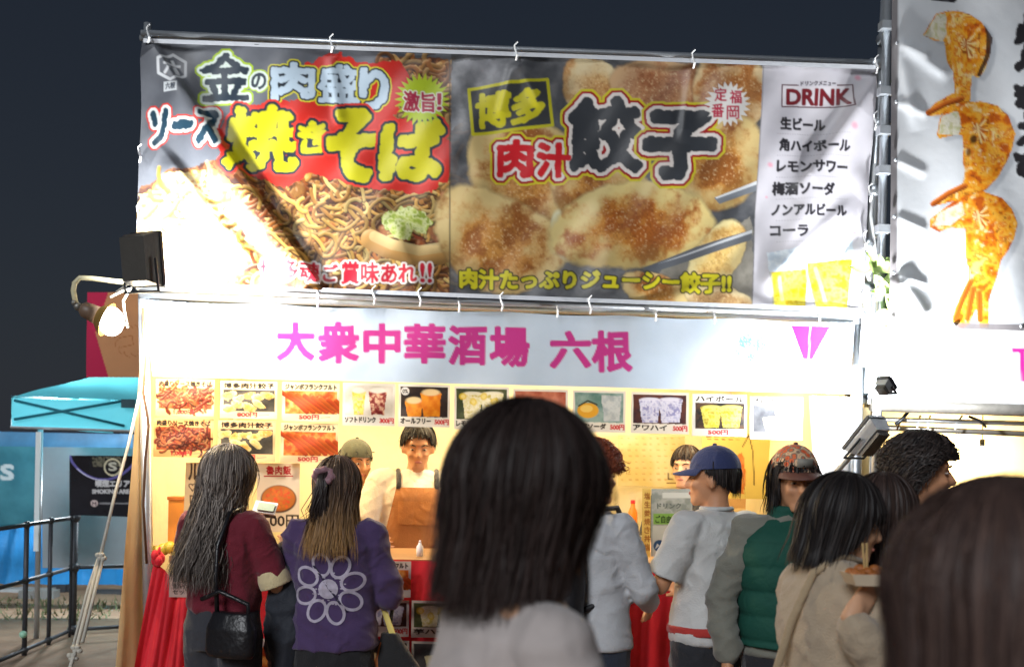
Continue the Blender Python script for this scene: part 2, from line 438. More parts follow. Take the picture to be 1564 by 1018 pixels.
# ------------------------------------------------------------------ food pictures
def paint_noodles(C, region, n, w, cols, seed, length=46):
    r = np.random.RandomState(seed)
    x0, y0, x1, y1 = region
    for i in range(n):
        x = r.uniform(x0, x1); y = r.uniform(y0, y1); a = r.uniform(0, 6.28); c = r.uniform(-.45, .45)
        pts = [(x, y)]; L = length*r.uniform(.5, 1.2)/8
        for k in range(8):
            a += c+r.uniform(-.25, .25); x += math.cos(a)*L; y += math.sin(a)*L; pts.append((x, y))
        col = cols[r.randint(len(cols))]; f = r.uniform(.6, 1.0)
        C.stroke([(p[0], p[1]+w*.7) for p in pts], w*1.1, (48, 24, 14), .7)
        C.stroke(pts, w*r.uniform(.8, 1.15), tuple(min(255, q*f) for q in col), 1., .6)
def paint_gyoza(C, cx, cy, rx, ry, rot, seed, brown=(150,84,34), gold=(204,144,70), rim=(222,196,134), curve=.25):
    R = max(rx, ry)*1.25; box = C.crop(cx-R, cy-R, cx+R, cy+R)
    if box[2] <= box[0] or box[3] <= box[1]: return
    X, Y = C.grid(*box); h, w = X.shape
    wx = (fbm(h, w, 14*C.k, seed)-.5)*9; wy = (fbm(h, w, 14*C.k, seed+3)-.5)*9
    c, t = math.cos(rot), math.sin(rot)
    u = ((X+wx-cx)*c+(Y+wy-cy)*t)/rx; v = (-(X+wx-cx)*t+(Y+wy-cy)*c)/ry + curve*(u*u-.3)
    d = np.hypot(u, v); m = np.clip((1-d)*12, 0, 1)
    n = fbm(h, w, 26*C.k, seed+7, 5); fine = fbm(h, w, 2.6*C.k, seed+17, 2)
    core = np.clip((.90-d)*2.4+(n-.5)*2.6, 0, 1)
    dk = np.clip((n-.47)*5.+(.62-d), 0, 1)
    A = S(*rim)*(1-core[..., None])+S(*gold)*core[..., None]
    A = A*(1-.8*dk[..., None])+S(*brown)*.8*dk[..., None]
    sp = np.clip((fine-.66)*6, 0, 1)*core
    A = A*(1-.5*sp[..., None])+S(248, 226, 178)*.5*sp[..., None]
    sp2 = np.clip((.4-fine)*6, 0, 1)*core
    A = A*(1-.4*sp2[..., None])+S(112, 56, 20)*.4*sp2[..., None]
    low = np.clip((v-.35)*1.4, 0, .5)[..., None]; A = A*(1-low)+S(150, 118, 62)*low
    C.put(box, dil(m, 3)*.35, (46, 40, 34)); C.put(box, m, A)
def starburst(C, cx, cy, R, r, n, col, rot=0.):
    C.poly([(cx+(R if i % 2 == 0 else r)*math.cos(rot+math.pi*i/n), cy+(R if i % 2 == 0 else r)*math.sin(rot+math.pi*i/n)) for i in range(2*n)], col)

# ------------------------------------------------------------------ the big food banner
def big_banner_canvas():
    C = Canvas(196, 36, 1356, 490, 2, (104,107,114))
    C.mottle([(196,36),(700,36),(700,490),(196,490)], [(92,96,104),(118,122,130)], 60, 3, 0, .7)
    # noodles picture
    C.mottle([(215,292),(262,262),(330,250),(420,262),(520,258),(600,270),(616,200),(590,150),(575,82),(692,88),(690,460),(205,450)], [(66,34,18),(110,62,30),(160,100,52),(92,50,26),(186,130,72)], 16, 21, 8, .9)
    C.mottle([(212,300),(262,268),(330,262),(372,300),(390,380),(380,440),(208,440)], [(214,150,70),(238,206,120),(248,236,190),(196,110,60)], 13, 31, 7, .9)
    paint_noodles(C, (230, 290, 400, 430), 100, 3., [(236,190,90),(244,214,130),(250,232,170),(220,150,70)], 5, 40)
    paint_noodles(C, (392, 262, 690, 440), 620, 2.7, [(176,104,40),(206,140,62),(150,80,30),(220,168,84),(128,64,26)], 6, 58)
    paint_noodles(C, (600, 90, 692, 200), 120, 3.4, [(214,150,76),(230,180,110),(190,120,60)], 8, 46)
    paint_noodles(C, (600, 258, 690, 330), 60, 3.2, [(224,168,84),(206,140,64)], 9, 46)
    r = np.random.RandomState(4)
    for i in range(26):
        x, y = r.uniform(400, 680), r.uniform(290, 430)
        C.ell(x, y, r.uniform(7, 17), r.uniform(5, 11), (132+r.randint(50), 74+r.randint(26), 48), .85, r.uniform(0, 3), .5)
        C.ell(x-2, y-3, r.uniform(3, 7), r.uniform(2, 4), (214, 160, 118), .6, r.uniform(0, 3), .7)
    paint_noodles(C, (400, 280, 690, 430), 110, 2.6, [(232,178,88),(242,206,124),(214,150,70)], 12, 60)
    C.stroke([(566,366),(590,380),(630,392),(672,390),(690,382)], 15, (198,150,84), 1, .5)
    C.stroke([(572,362),(600,376),(640,384),(676,378)], 8, (230,204,142), .7, .3)
    for i, (x, y, a) in enumerate([(600,340,20),(622,334,24),(642,340,18),(612,352,20)]):
        C.mottle([(x-a, y-6), (x-a*.4, y-18), (x+a*.5, y-15), (x+a, y), (x+a*.6, y+17), (x-a*.5, y+13)], [(164,186,70),(206,216,120),(232,236,176),(150,170,60)], 7, 60+i, 5)
    # red brush field behind the lettering
    C.poly([(470,92),(520,80),(560,96),(612,88),(628,130),(602,176),(660,196),(690,220),(684,280),(640,296),(560,286),(470,262),(440,286),(344,250),(330,208),(356,164),(470,152)], (206,44,34), 1, 7, seed=5)
    DK = (36,52,66)
    C.text('金', 308, 79, 380, 152, DK, 2., [(3.5, (226,240,232)), (3., (176,208,50))], 0, 2.4)
    C.text('の', 385, 112, 407, 136, DK, 1.2, [(3., (226,240,232)), (2., (176,208,50))], 0, 1)
    C.text('肉', 418, 98, 479, 150, (196,216,232), 2.4, [(2.6, (30,40,52)), (2., (214,206,60))], 0, 2.4)
    C.text('盛', 488, 100, 545, 154, (196,216,232), 2.0, [(2.6, (30,40,52)), (2., (214,206,60))], 0, 2.2, seed=8)
    C.text('り', 551, 104, 591, 164, (196,216,232), 3.2, [(2.6, (30,40,52)), (2., (214,206,60))], 0, 2.4, seed=13)
    C.text('ソース', 231, 170, 334, 222, (34,66,84), 2.6, [(4., (230,238,236)), (2.6, (220,56,46))], 0, 2.4)
    YG = (212,206,30)
    for ch, b, bo, sd in (('焼', (348,164,450,258), 3.4, 4), ('き', (458,188,498,232), 2.4, 6), ('そ', (504,168,572,272), 5.5, 9), ('ば', (584,188,674,272), 5., 17)):
        C.text(ch, *b, YG, bo, [(4., (40,50,62)), (3., (222,60,48))], 0, 3.4, seed=sd)
    starburst(C, 645, 151, 43, 31, 26, (186,208,40))
    C.text('激旨', 617, 138, 664, 168, (176,34,70), 1., [(1.5, (240,244,226))], .08)
    C.text('！', 668, 142, 674, 168, (176,34,70), 1., [(1.5, (240,244,226))], 0)
    hx = [(264+22*math.sin(math.pi/3*i), 104+22*math.cos(math.pi/3*i)) for i in range(7)]
    C.stroke(hx, 2.2, (232,236,240)); C.text('六', 254, 92, 274, 116, (232,236,240), 1.)
    C.rect(253, 129, 275, 144, (226,232,236)); C.text('六根', 256, 131, 272, 141, (60,70,84), .3)
    for i, (ch, bx) in enumerate((('博', (398,398,426,430)), ('多', (430,400,456,432)), ('魂', (460,401,488,433)), ('ご', (494,404,516,430)), ('賞', (522,400,548,434)), ('味', (552,402,578,434)), ('あ', (583,406,606,434)), ('れ', (609,406,636,434)), ('!!', (643,404,659,434)))):
        C.text(ch, *bx, (206,30,54), 1.2, [(2.4, (246,238,232))], 0, .8, seed=20+i)
    # gyoza picture
    gx = [(690,36),(1166,36),(1150,490),(686,490)]
    C.mottle(gx, [(66,68,72),(92,94,98),(120,120,122),(78,80,84)], 50, 41, 0, .9)
    C.mottle([(690,90),(800,92),(770,130),(690,200)], [(96,98,102),(150,152,158)], 30, 47, 4)
    paint_gyoza(C, 912, 132, 62, 46, .5, 100, (190,136,80), (214,178,122), (226,208,166))
    paint_gyoza(C, 1006, 134, 78, 52, .1, 101, (158,98,64), (188,134,94), (206,170,128))
    paint_gyoza(C, 1118, 140, 66, 66, .4, 102, (170,106,54), (204,150,88), (222,196,150))
    paint_gyoza(C, 1090, 248, 86, 72, -.5, 103)
    paint_gyoza(C, 806, 258, 104, 84, .45, 104)
    paint_gyoza(C, 918, 292, 90, 62, .5, 105)
    paint_gyoza(C, 762, 366, 112, 76, .42, 106, curve=.35)
    C.ell(850, 336, 9, 20, (226,226,190), .95, .2, .4); C.ell(862, 384, 11, 20, (228,224,184), .95, -.5, .4)
    paint_gyoza(C, 966, 348, 132, 70, -.06, 107, (164,82,26), (214,146,62), (232,210,140), curve=-.2)
    C.mottle([(1010,410),(1150,330),(1150,490),(960,490)], [(96,92,84),(140,136,126),(110,106,98)], 24, 49, 5, 1, .8)
    paint_gyoza(C, 1096, 388, 62, 34, -.9, 108, (196,150,80), (226,192,116), (236,220,160))
    paint_gyoza(C, 1000, 446, 56, 30, .25, 109)
    paint_gyoza(C, 1096, 458, 58, 26, .3, 110, (180,140,90), (206,176,126), (222,204,160))
    C.poly([(1156,276),(1158,290),(1098,312),(1090,303)], (120,126,134)); C.poly([(1156,276),(1157,281),(1094,304),(1092,302)], (214,218,222))
    C.poly([(1150,350),(1148,366),(1000,416),(978,412),(1060,378)], (96,100,106)); C.poly([(1150,350),(1150,355),(1060,386),(1004,404)], (190,194,198))
    C.poly([(716,136),(836,120),(844,192),(722,208)], (66,68,70)); C.stroke([(716,137),(836,121),(844,191),(722,207),(716,137)], 2.4, (206,200,40))
    C.text('博多', 728, 146, 830, 196, (212,204,40), 2.4, (), -.1, 1.6)
    W_, R_, Yl = (240,232,226), (170,30,34), (218,206,50)
    for ch, b, bo, sd in (('肉', (762,216,812,268), 2.6, 31), ('汁', (822,220,870,268), 2.6, 33), ):
        C.text(ch, *b, (214,34,44), bo, [(4.4, W_), (3.4, R_), (3.2, Yl)], 0, 1.8, seed=sd)
    for ch, b, bo, sd in (('餃', (872,150,976,258), 4.6, 35), ('子', (988,174,1088,270), 6., 39)):
        C.text(ch, *b, (58,62,68), bo, [(5., W_), (3.6, R_), (3.4, Yl)], 0, 3.4, seed=sd)
    for ch, b in (('肉', (762,216,812,268)), ('汁', (822,220,870,268))): C.text(ch, *b, (214,34,44), 2.6, (), 0, 1.8, seed=31 if ch == '肉' else 33)
    starburst(C, 1110, 160, 35, 26, 22, (236,234,230))
    for ch, b in (('定', (1090,136,1108,156)), ('福', (1113,139,1131,159)), ('番', (1086,160,1104,180)), ('岡', (1109,163,1127,183))):
        C.text(ch, *b, (186,34,70), .7)
    C.text('肉汁たっぷりジューシー餃子!!', 703, 411, 1116, 440, (216,206,40), 1.4, [(2., (58,54,40))], .017, .8)
    # drink column
    C.poly([(1166,36),(1356,36),(1356,490),(1148,490)], (206,204,212))
    C.mottle([(1166,80),(1356,80),(1356,490),(1148,490)], [(196,194,202),(214,212,218)], 50, 77, 0, .5)
    C.rect(1193, 127, 1303, 163, (92,60,66), 1, .01); C.rect(1195, 129, 1301, 161, (216,212,218), 1, .01)
    C.rect(1220, 122, 1278, 131, (206,204,212), 1, .01)
    C.text('ドリンクメニュー', 1223, 122, 1276, 129, (70,60,70), .3, (), .01)
    C.text('DRINK', 1202, 135, 1297, 158, (118,26,38), 1.5, (), .01, .5)
    for t, b in (('生ビール', (1192,179,1261,197)), ('角ハイボール', (1190,212,1297,230)), ('レモンサワー', (1187,245,1294,262)), ('梅酒ソーダ', (1181,278,1274,297)), ('ノンアルビール', (1180,311,1292,328)), ('コーラ', (1178,344,1232,360))):
        C.text(t, *b, (36,34,40), .9, (), .02, .4)
        for k in range(28): C.rect(1186+k*4, b[1]+25, 1188+k*4, b[1]+26, (150,150,156), .8)
    for x, y, rr in ((1302,194,8),(1176,252,6),(1310,118,7),(1304,356,5),(1172,300,3)):
        C.ell(x, y, rr, rr*.8, (226,150,170), .8, .5, .7)
    for (a, b, c, d, yl) in (((1174,418),(1236,410),(1228,478),(1180,474),412), ((1232,402),(1300,396),(1292,482),(1246,478),392)):
        top = [(a[0]-3, a[1]-32), (b[0]+2, b[1]-34), b, a]
        C.mottle(top, [(206,222,236),(228,238,244),(190,206,222)], 9, 88, 2)
        C.mottle([a, b, c, d], [(196,160,10),(226,200,40),(236,222,90),(206,176,20)], 14, 90, 1, 1)
        C.stroke([a, (a[0]+4, (a[1]+d[1])/2), d], 1.5, (170,176,170), .8)
        C.stroke([(a[0]+14, a[1]+8), (d[0]+14, d[1]-14)], 3, (244,238,170), .5)
    # seams and hem of the vinyl
    C.stroke([(687,90),(687,470)], 1.2, (70,66,60), .7); C.stroke([(1165,98),(1148,472)], 1., (120,118,120), .6)
    C.a = blur(C.a, 1)
    return C
def banner_disp(U, V, s, t):
    h = 0*U
    h += ridge(U, V, (226,56), (498,450), .046, 46, 5.5, .05)
    h -= ridge(U, V, (262,90), (500,446), .020, 14, 30, .2)
    h += ridge(U, V, (236,216), (402,420), .030, 26, 10, .2)
    h += ridge(U, V, (1346,104), (1150,470), .030, 22, 26)
    h += ridge(U, V, (1348,108), (1210,300), .020, 9, 16)
    h += ridge(U, V, (1310,300), (1160,440), .016, 12, 22)
    for (p0, p1, a, w) in (((788,92),(760,190),.012,8), ((786,92),(830,170),.014,9), ((700,110),(740,300),.008,14), ((1058,100),(1040,220),.010,8), ((505,84),(520,200),.010,8), ((640,460),(600,330),.010,14), ((920,470),(930,300),.008,18), ((230,250),(300,120),.014,16), ((215,240),(320,300),.016,14), ((1085,110),(1120,300),.006,18)):
        h += ridge(U, V, p0, p1, a, w, w*1.4)
    h += .012*np.sin(U/61+V/90)+.007*np.sin(U/27-V/41+1)+.003*np.sin(U/11+V/17)
    # hem pulled tight at the ties, slack between them
    k = np.abs(np.sin(math.pi*(U-225)/278))
    h += .012*k*np.exp(-np.minimum(t, 1-t)/.09)
    sag = -.016*k*np.exp(-t/.12)+.010*k*np.exp(-(1-t)/.1)
    return np.stack([0*h, -h, sag], -1)
BQ = [(217,60),(1341,101),(1314,477),(208,434)]
C = big_banner_canvas()
banner = sheet('food_banner', BQ, YB, 820, 280, C, M['vinyl'], banner_disp, cat='banner',
    label='wide printed banner with fried noodles, gyoza and a DRINK list above the stall')
hem = mat('banner_hem', (196,200,206), .5, 0, .2, 60)
def hem_strip(p0, p1, off, n=60, w=3.2):
    v = []; f = []
    for i in range(n+1):
        t = i/n; u = p0[0]+(p1[0]-p0[0])*t; vv = p0[1]+(p1[1]-p0[1])*t
        a = P(u, vv-w, YB-off); b = P(u, vv+w, YB-off); a2 = P(u, vv-w, YB-off+.006); b2 = P(u, vv+w, YB-off+.006)
        v += [a, b, b2, a2]
    for i in range(n):
        for k in range(4): f.append((i*4+k, i*4+(k+1) % 4, i*4+4+(k+1) % 4, i*4+4+k))
    return v, f
for a, b in (((219,62),(1340,103)), ((209,432),(1314,474))):
    v, f = hem_strip(a, b, .03); 
    o = mk('hem', v, f, hem, banner)

def tube_px(name, pts, y, r, m, parent=None, n=8, **kw):
    q = [P(p[0], p[1], (p[2] if len(p) > 2 else y)) for p in pts]
    return MB().tube(q, r, n).build(name, m, parent, smooth=True, **kw)
def tie(u, v, y, parent, h=16, lean=3):
    b = MB(); b.tube([P(u, v-h/2, y-.03), P(u+lean, v, y-.055), P(u+1, v+h/2, y-.03)], .005, 5)
    b.tube([P(u, v-h/2, y-.03), P(u-1, v-h/2-7, y-.035), P(u+4, v-h/2-12, y-.04)], .0035, 5)
    return b.build('cable_tie', M['zip'], parent)
for u, v in ((225,57),(505,72),(787,84),(1058,96),(1338,104),(212,240),(210,330),(1336,190),(1328,300),(1320,372),(1316,470),(484,452),(570,456),(765,466),(900,471),(640,459)):
    tie(u, v, YB, banner)

# ------------------------------------------------------------------ header band of the stall
def header_canvas():
    C = Canvas(214, 440, 1330, 615, 2, (182,196,212))
    C.mottle([(214,440),(1330,440),(1330,615),(214,615)], [(176,192,210),(188,201,217)], 60, 5, 0, .5)
    PK = (176,50,126)
    for ch, x0, y0, x1, y1 in (('大',424,493,478,548), ('衆',488,492,546,552), ('中',557,495,610,552), ('華',619,495,678,553), ('酒',687,498,741,555), ('場',750,500,806,558), ('六',842,506,900,560), ('根',906,506,963,566)):
        C.text(ch, x0, y0, x1, y1, PK, 2.6)
    C.poly([(1206,495),(1268,497),(1243,547),(1227,547)], (160,20,104)); C.poly([(1228,545),(1243,545),(1254,592),(1212,592)], (160,20,104), .8)
    C.stroke([(1236,494),(1236,602)], .8, (150,160,170), .7)
    g = (92,140,160)
    for i in range(10):
        a = i*.63; C.stroke([(1150+24*math.cos(a+t*.2)+5*math.cos(a+t*1.2), 540+24*math.sin(a+t*.2)+6*math.sin(a+t*1.2)) for t in range(6)], .9, g)
    for cx, cy, rr in ((1138,522,10),(1158,528,9),(1148,545,7)):
        for k in range(5):
            a = k*1.257; C.stroke([(cx+rr*.5*math.cos(a)+rr*.5*math.cos(a+t*.9), cy+rr*.5*math.sin(a)+rr*.5*math.sin(a+t*.9)) for t in range(8)], .9, g)
    C.text('OGANIWA', 1134, 560, 1166, 566, (100,110,110), .2)
    C.stroke([(1085,490),(1085,600)], .7, (180,190,200), .6)
    return C
def header_disp(U, V, s, t):
    h = .008*np.sin(U/70+V/30)+.004*np.sin(U/23+V/50)+.008*np.sin(V/40+U/140)
    k = np.abs(np.sin(math.pi*(U-230)/180)); h = h+.010*k*np.exp(-t/.15)
    return np.stack([0*h, -h, -.010*k*np.exp(-t/.2)], -1)
HQ = [(226,458),(1306,492),(1300,601),(233,574)]
C = header_canvas()
C.text('', 0, 0, 1, 1, (0,0,0))
header = sheet('header_banner', HQ, Y0, 560, 64, C, M['cloth_print'], header_disp, cat='banner',
    label='white header band with pink characters across the stall front under the food banner')
for u, v in ((484,462),(700,466),(850,474),(1000,480),(1090,484),(1250,486)):
    tie(u, v, Y0, header, 20, 2)

# ------------------------------------------------------------------ stall frame
frame = thing('pipe_scaffold', 'steel pipe frame holding up the banners of the near stall', 'frame', P(226, 1000, Y0)*[1,1,0])
def post(name, u0, v0, u1, y, r, parent, m=None, z0=0.0, v1=None, n=10):
    top = P(u0, v0, y)
    if v1 is not None: bot = P(u1, v1, y)
    else:
        b = P(u1, 1018, y); d = (b-top)/(b[2]-top[2]); bot = top+d*(z0-top[2])
    return MB().tube([top, bot], r, n).build(name, m or M['steel'], parent, smooth=True)
post('post', 219, 440, 228, Y0+.06, .024, frame)
post('post', 226, 36, 214, YB+.04, .018, frame, v1=440)
post('post', 1352, 0, 1318, YB+.05, .02, frame, v1=560)
post('post', 1366, -60, 1326, YB+.12, .02, frame, v1=600)
post('post', 1310, 486, 1302, Y0+.1, .03, frame)
post('post', 1330, 492, 1322, Y0+.55, .028, frame)
tube_px('beam', [(216,51),(620,70),(1000,84),(1350,97)], YB+.03, .016, M['steel'], frame)
tube_px('beam', [(214,58),(1352,104)], YB+.09, .013, M['steel'], frame)
tube_px('beam', [(208,438),(700,460),(1326,481)], YB+.04, .014, M['steel'], frame)
tube_px('beam', [(214,448),(700,466),(1326,487)], Y0+.04, .024, M['steel'], frame)
tube_px('beam', [(1310,488,Y0+.06),(1334,498,Y0+.9)], 0, .022, M['steel'], frame)
tube_px('beam', [(1306,604,Y0+.06),(1332,618,Y0+.9)], 0, .02, M['steel'], frame)
for u, v in ((1352,60),(1347,130),(1342,190),(1336,290),(1328,372),(1322,440),(1338,98)):
    b = MB(); b.tube([P(u-7, v, YB+.02), P(u+12, v+2, YB+.06)], .028, 8); b.build('clamp', M['steel'], frame, smooth=True)
tube_px('brace', [(1336,250),(1330,330),(1340,410)], YB+.02, .008, M['zip'], frame)

def roof_and_walls():
    # canopy roof inside, rear wall and side walls of the near stall
    x0 = P(226, 500, Y0)[0]; x1 = P(1310, 500, Y0)[0]
    zt = P(700, 475, Y0+.1)[2]
    def waved(name, p00, p10, p11, p01, nx, ny, amp, m, parent, fx=9, fy=5, seed=0):
        s, t = np.meshgrid(np.linspace(0, 1, nx+1), np.linspace(0, 1, ny+1))
        q = [np.array(p, float) for p in (p00, p10, p11, p01)]
        W = ((1-s)*(1-t))[..., None]*q[0]+(s*(1-t))[..., None]*q[1]+(s*t)[..., None]*q[2]+((1-s)*t)[..., None]*q[3]
        nrm = np.cross(q[1]-q[0], q[3]-q[0]); nrm = nrm/np.linalg.norm(nrm)
        h = amp*(np.sin(s*fx*2+t*3+seed)+.6*np.sin(s*fx*5+t*fy+seed*2)+.5*np.sin(t*fy*3+s*4))*np.minimum(1, 8*np.minimum(np.minimum(s, 1-s), np.minimum(t, 1-t))+.1)
        W = W+h[..., None]*nrm
        idx = np.arange((nx+1)*(ny+1)).reshape(ny+1, nx+1)
        F = np.stack([idx[:-1, :-1], idx[1:, :-1], idx[1:, 1:], idx[:-1, 1:]], -1).reshape(-1, 4)
        return mk(name, W.reshape(-1, 3), F, m, parent, smooth=True)
    canopy = thing('stall_canopy', 'cream tarp roof and walls enclosing the lit kitchen of the near stall', 'canopy', (x0, Y0+1.2, 0))
    yb = Y0+2.3
    waved('rear_wall', (x0-.1, yb, 0), (x1+.1, yb, 0), (x1+.1, yb, zt+.15), (x0-.1, yb, zt+.15), 60, 40, .015, M['tarp'], canopy)
    waved('roof', (x0, Y0+.12, zt-.02), (x1, Y0+.12, zt-.02), (x1, yb-.02, zt+.35), (x0, yb-.02, zt+.35), 30, 30, .01, M['tarp'], canopy)
    waved('side_wall', (x1+.02, Y0+.2, 0), (x1+.02, yb-.03, 0), (x1+.02, yb-.03, zt), (x1+.02, Y0+.2, zt), 20, 30, .01, M['tarp'], canopy)
    waved('side_wall', (x0-.04, Y0+.2, 0), (x0-.04, yb-.03, 0), (x0-.04, yb-.03, zt), (x0-.04, Y0+.2, zt), 20, 30, .01, M['tarp'], canopy)
    # flared tarp at the left front corner
    a = P(213, 566, Y0+.02); b = P(228, 566, Y0+.1); c = P(230, 1018, Y0+.1); d = P(176, 1018, Y0-.05)
    def down(p, q): return q+(q-p)*((0-q[2])/(q[2]-p[2]))
    flap = waved('corner_flap', down(a, d), down(b, c), b, a, 12, 40, .012, M['warm_tarp'], canopy, 2, 6)
    return canopy, waved, x0, x1, zt
canopy, waved, SX0, SX1, ZT = roof_and_walls()

# ------------------------------------------------------------------ menu sheets
def fit(t, n=1): return t
def poster(box, kind, title='', price='', label='', group=None, y=None, slope=.02, tilt=0., parent_less=True, titlecol=(40,30,24), bg=(240,232,214), title_low=False):
    x0, y0, x1, y1 = box
    C = Canvas(x0-3, y0-3, x1+3, y1+6, 4, bg)
    w, h = x1-x0, y1-y0
    sl = slope
    if title_low: px0, py0, px1, py1 = x0+3, y0+4, x1-4, y1-15
    else: px0, py0, px1, py1 = x0+4, y0+13, x1-4, y1-11
    rect = [(px0, py0), (px1, py0+sl*w), (px1, py1+sl*w), (px0, py1)]
    cx, cy = (px0+px1)/2, (py0+py1)/2
    sd = int(x0*7+y0) % 997
    full = Canvas(x0-3, y0-3, x1+3, y1+6, 4, bg)
    D = C
    if kind == 'yakisoba':
        D.mottle(rect, [(96,34,20),(170,74,40),(206,110,60),(140,50,34)], 9, sd, 0)
        paint_noodles(D, (px0+4, py0+3, px1-4, py1-2), 90, 1.5, [(214,110,58),(236,150,90),(190,74,40),(170,60,34)], sd, 18)
    elif kind == 'gyoza':
        D.mottle(rect, [(60,54,48),(92,84,70)], 12, sd, 0)
        for i in range(9): paint_gyoza(D, px0+8+(i % 5)*15, py0+9+(i//5)*15+i % 2*4, 12, 6, -.3+.1*i, sd+i, (226,150,60), (248,206,110), (250,228,160))
    elif kind == 'sausage':
        D.mottle(rect, [(200,80,24),(240,150,60),(250,190,110)], 10, sd, 0)
        for i in range(8): D.stroke([(px0-6+i*12, py0+2+i*2), (px0+16+i*11, py0+16+i*2), (px0+34+i*10, py1-2)], 3.4, (216, 84+8*(i % 3), 30), 1, .6, (255,214,150))
    elif kind == 'cola':
        D.mottle(rect, [(214,204,188),(236,228,214)], 16, sd, 0)
        for (xa, xb, c1) in ((px0+10, px0+32, (206,180,60)), (px0+36, px0+64, (120,30,24))):
            D.mottle([(xa, py0+10), (xb, py0+10), (xb-4, py1-1), (xa+4, py1-1)], [c1, tuple(min(255, q+50) for q in c1), (236,196,160)], 4, sd+3, 1)
            D.ell((xa+xb)/2, py0+8, (xb-xa)/2, 5, (246,240,226), .9, 0, .3)
    elif kind == 'beer':
        D.mottle(rect, [(44,34,32),(70,52,42)], 14, sd, 0)
        for (xa, xb, yt) in ((px0+6, px0+34, 16), (px0+30, px0+62, 4)):
            D.mottle([(xa, py0+yt+6), (xb, py0+yt+6), (xb-3, py1), (xa+5, py1)], [(226,120,14),(246,160,40)], 8, sd+5, 1)
            D.ell((xa+xb)/2, py0+yt+5, (xb-xa)/2, 6, (244,214,160), 1, 0, .3)
        D.ell(px0+7, py0+7, 6.5, 6.5, (240,236,230)); D.text('0%', px0+3, py0+4, px0+11, py0+10, (60,60,60), .2)
    elif kind in ('lemon', 'ice', 'high'):
        base = {'lemon': [(90,96,60),(60,70,44)], 'ice': [(96,52,40),(60,34,40)], 'high': [(40,38,40),(96,70,50)]}[kind]
        liq = {'lemon': [(236,226,170),(246,240,214),(206,190,90)], 'ice': [(190,192,226),(226,226,244),(150,150,196)], 'high': [(206,196,60),(236,230,120),(180,160,40)]}[kind]
        D.mottle(rect, base, 8, sd, 0)
        for (xa, xb) in ((px0+w*.1, px0+w*.48), (px0+w*.44, px0+w*.86)):
            D.mottle([(xa, py0+7), (xb, py0+7), (xb-5, py1-1), (xa+5, py1-1)], liq, 5, sd+int(xa), 1)
            D.ell((xa+xb)/2, py0+7, (xb-xa)/2, 3, liq[1], .9, 0, .3)
        if kind == 'lemon':
            for i in range(4): D.ell(px0+10+i*16, py0+12+(i % 2)*8, 7, 6, (240,206,60), .85, i, .3); D.ell(px0+10+i*16, py0+12+(i % 2)*8, 4, 3.5, (250,234,150), .8, i, .3)
    elif kind == 'plum':
        D.mottle(rect, [(170,84,60),(206,130,104)], 12, sd, 0); D.ell(cx, cy+2, 24, 12, (150,84,60)); D.ell(cx, cy+1, 21, 9, (226,180,150))
    elif kind == 'umeshu':
        D.mottle(rect, [(96,132,124),(150,176,170)], 14, sd, 0)
        D.ell(px0+20, cy+5, 17, 12, (226,166,40)); D.ell(px0+18, cy+2, 10, 6, (246,216,120), .7)
        D.mottle([(cx+4, py0+4), (px1-3, py0+5), (px1-6, py1-1), (cx+7, py1-1)], [(170,180,184),(206,212,214)], 6, sd, 1)
        D.stroke([(px0+6, cy-2), (px0+20, cy-10), (px0+34, cy-4)], 1.2, (60,60,40))
    elif kind == 'creamy':
        D.mottle(rect, [(70,72,80),(104,106,112)], 14, sd, 0)
        D.mottle([(cx-22, cy), (cx-2, cy-4), (cx+2, py1), (cx-16, py1)], [(236,232,170),(250,248,216)], 8, sd, 2)
        D.mottle([(cx-3, py0+3), (cx+20, py0+2), (cx+16, py1), (cx+2, py1)], [(240,238,206),(250,250,236)], 8, sd, 2)
    elif kind == 'bowl':
        cy = y0+h*.52; D.ell(cx, cy, w*.44, w*.34, (92,60,40)); D.ell(cx, cy-1, w*.41, w*.31, (206,120,50))
        r = np.random.RandomState(3)
        for i in range(60):
            a, q = r.uniform(0, 6.28), math.sqrt(r.rand())*.9
            D.ell(cx+q*math.cos(a)*w*.38, cy-1+q*math.sin(a)*w*.27, 3.4, 2.8, (206+r.randint(40), 90+r.randint(40), 46), 1, r.rand()*3, .4)
        D.text(title, x0+14, y0+4, x1-14, y0+17, (190,40,40), .6); D.rect(x0+10, y0+19, x1-10, y0+21, (190,40,40))
        D.text(price, x0+8, y1-26, x1-2, y1-8, (60,46,36), .5)
    if kind != 'bowl':
        if title_low:
            if title: D.text(title, x0+3, y1-13, x0+w*.62, y1-5, titlecol, .5, (), sl, .3)
            if price: D.text(price, x1-24, y1-11, x1-3, y1-3, (206,60,60), .4, (), sl)
        else:
            if title: D.text(title, x0+5, y0+3, x1-5, y0+11, titlecol, .45, (), sl, .4)
            if price: D.text(price, cx-18, y1-9, cx+12, y1-2, (206,60,60), .4, (), sl)
            D.rect(cx+15, y1-5, cx+30, y1-4, (150,120,110))
    quad = [(x0, y0), (x1, y0+sl*w), (x1-1, y1+sl*w), (x0-1, y1)]
    yy = (Y0-.012) if y is None else y
    ph = sd
    def disp(U, V, s, t):
        hh = .004*np.sin(s*4+ph)+.006*t*np.sin(s*3+ph*2)+.002*np.sin(t*9+s*5)
        return np.stack([0*hh, -hh, 0*hh], -1)
    nx, ny = max(int(w*.95), 20), max(int(h*.95), 20)
    return sheet('menu_sheet', quad, yy, nx, ny, D, M['paper'], disp, cat='menu sheet', label=label, group=group)
g1 = 'picture menu sheets hung in rows under the header band'
YAK, GYO, SAU = '肉盛りソース焼きそば', '博多肉汁餃子', 'ジャンボフランクフルト'
OR = (250,214,150)  # paper colours of the left sheets carry the warm lamp glow
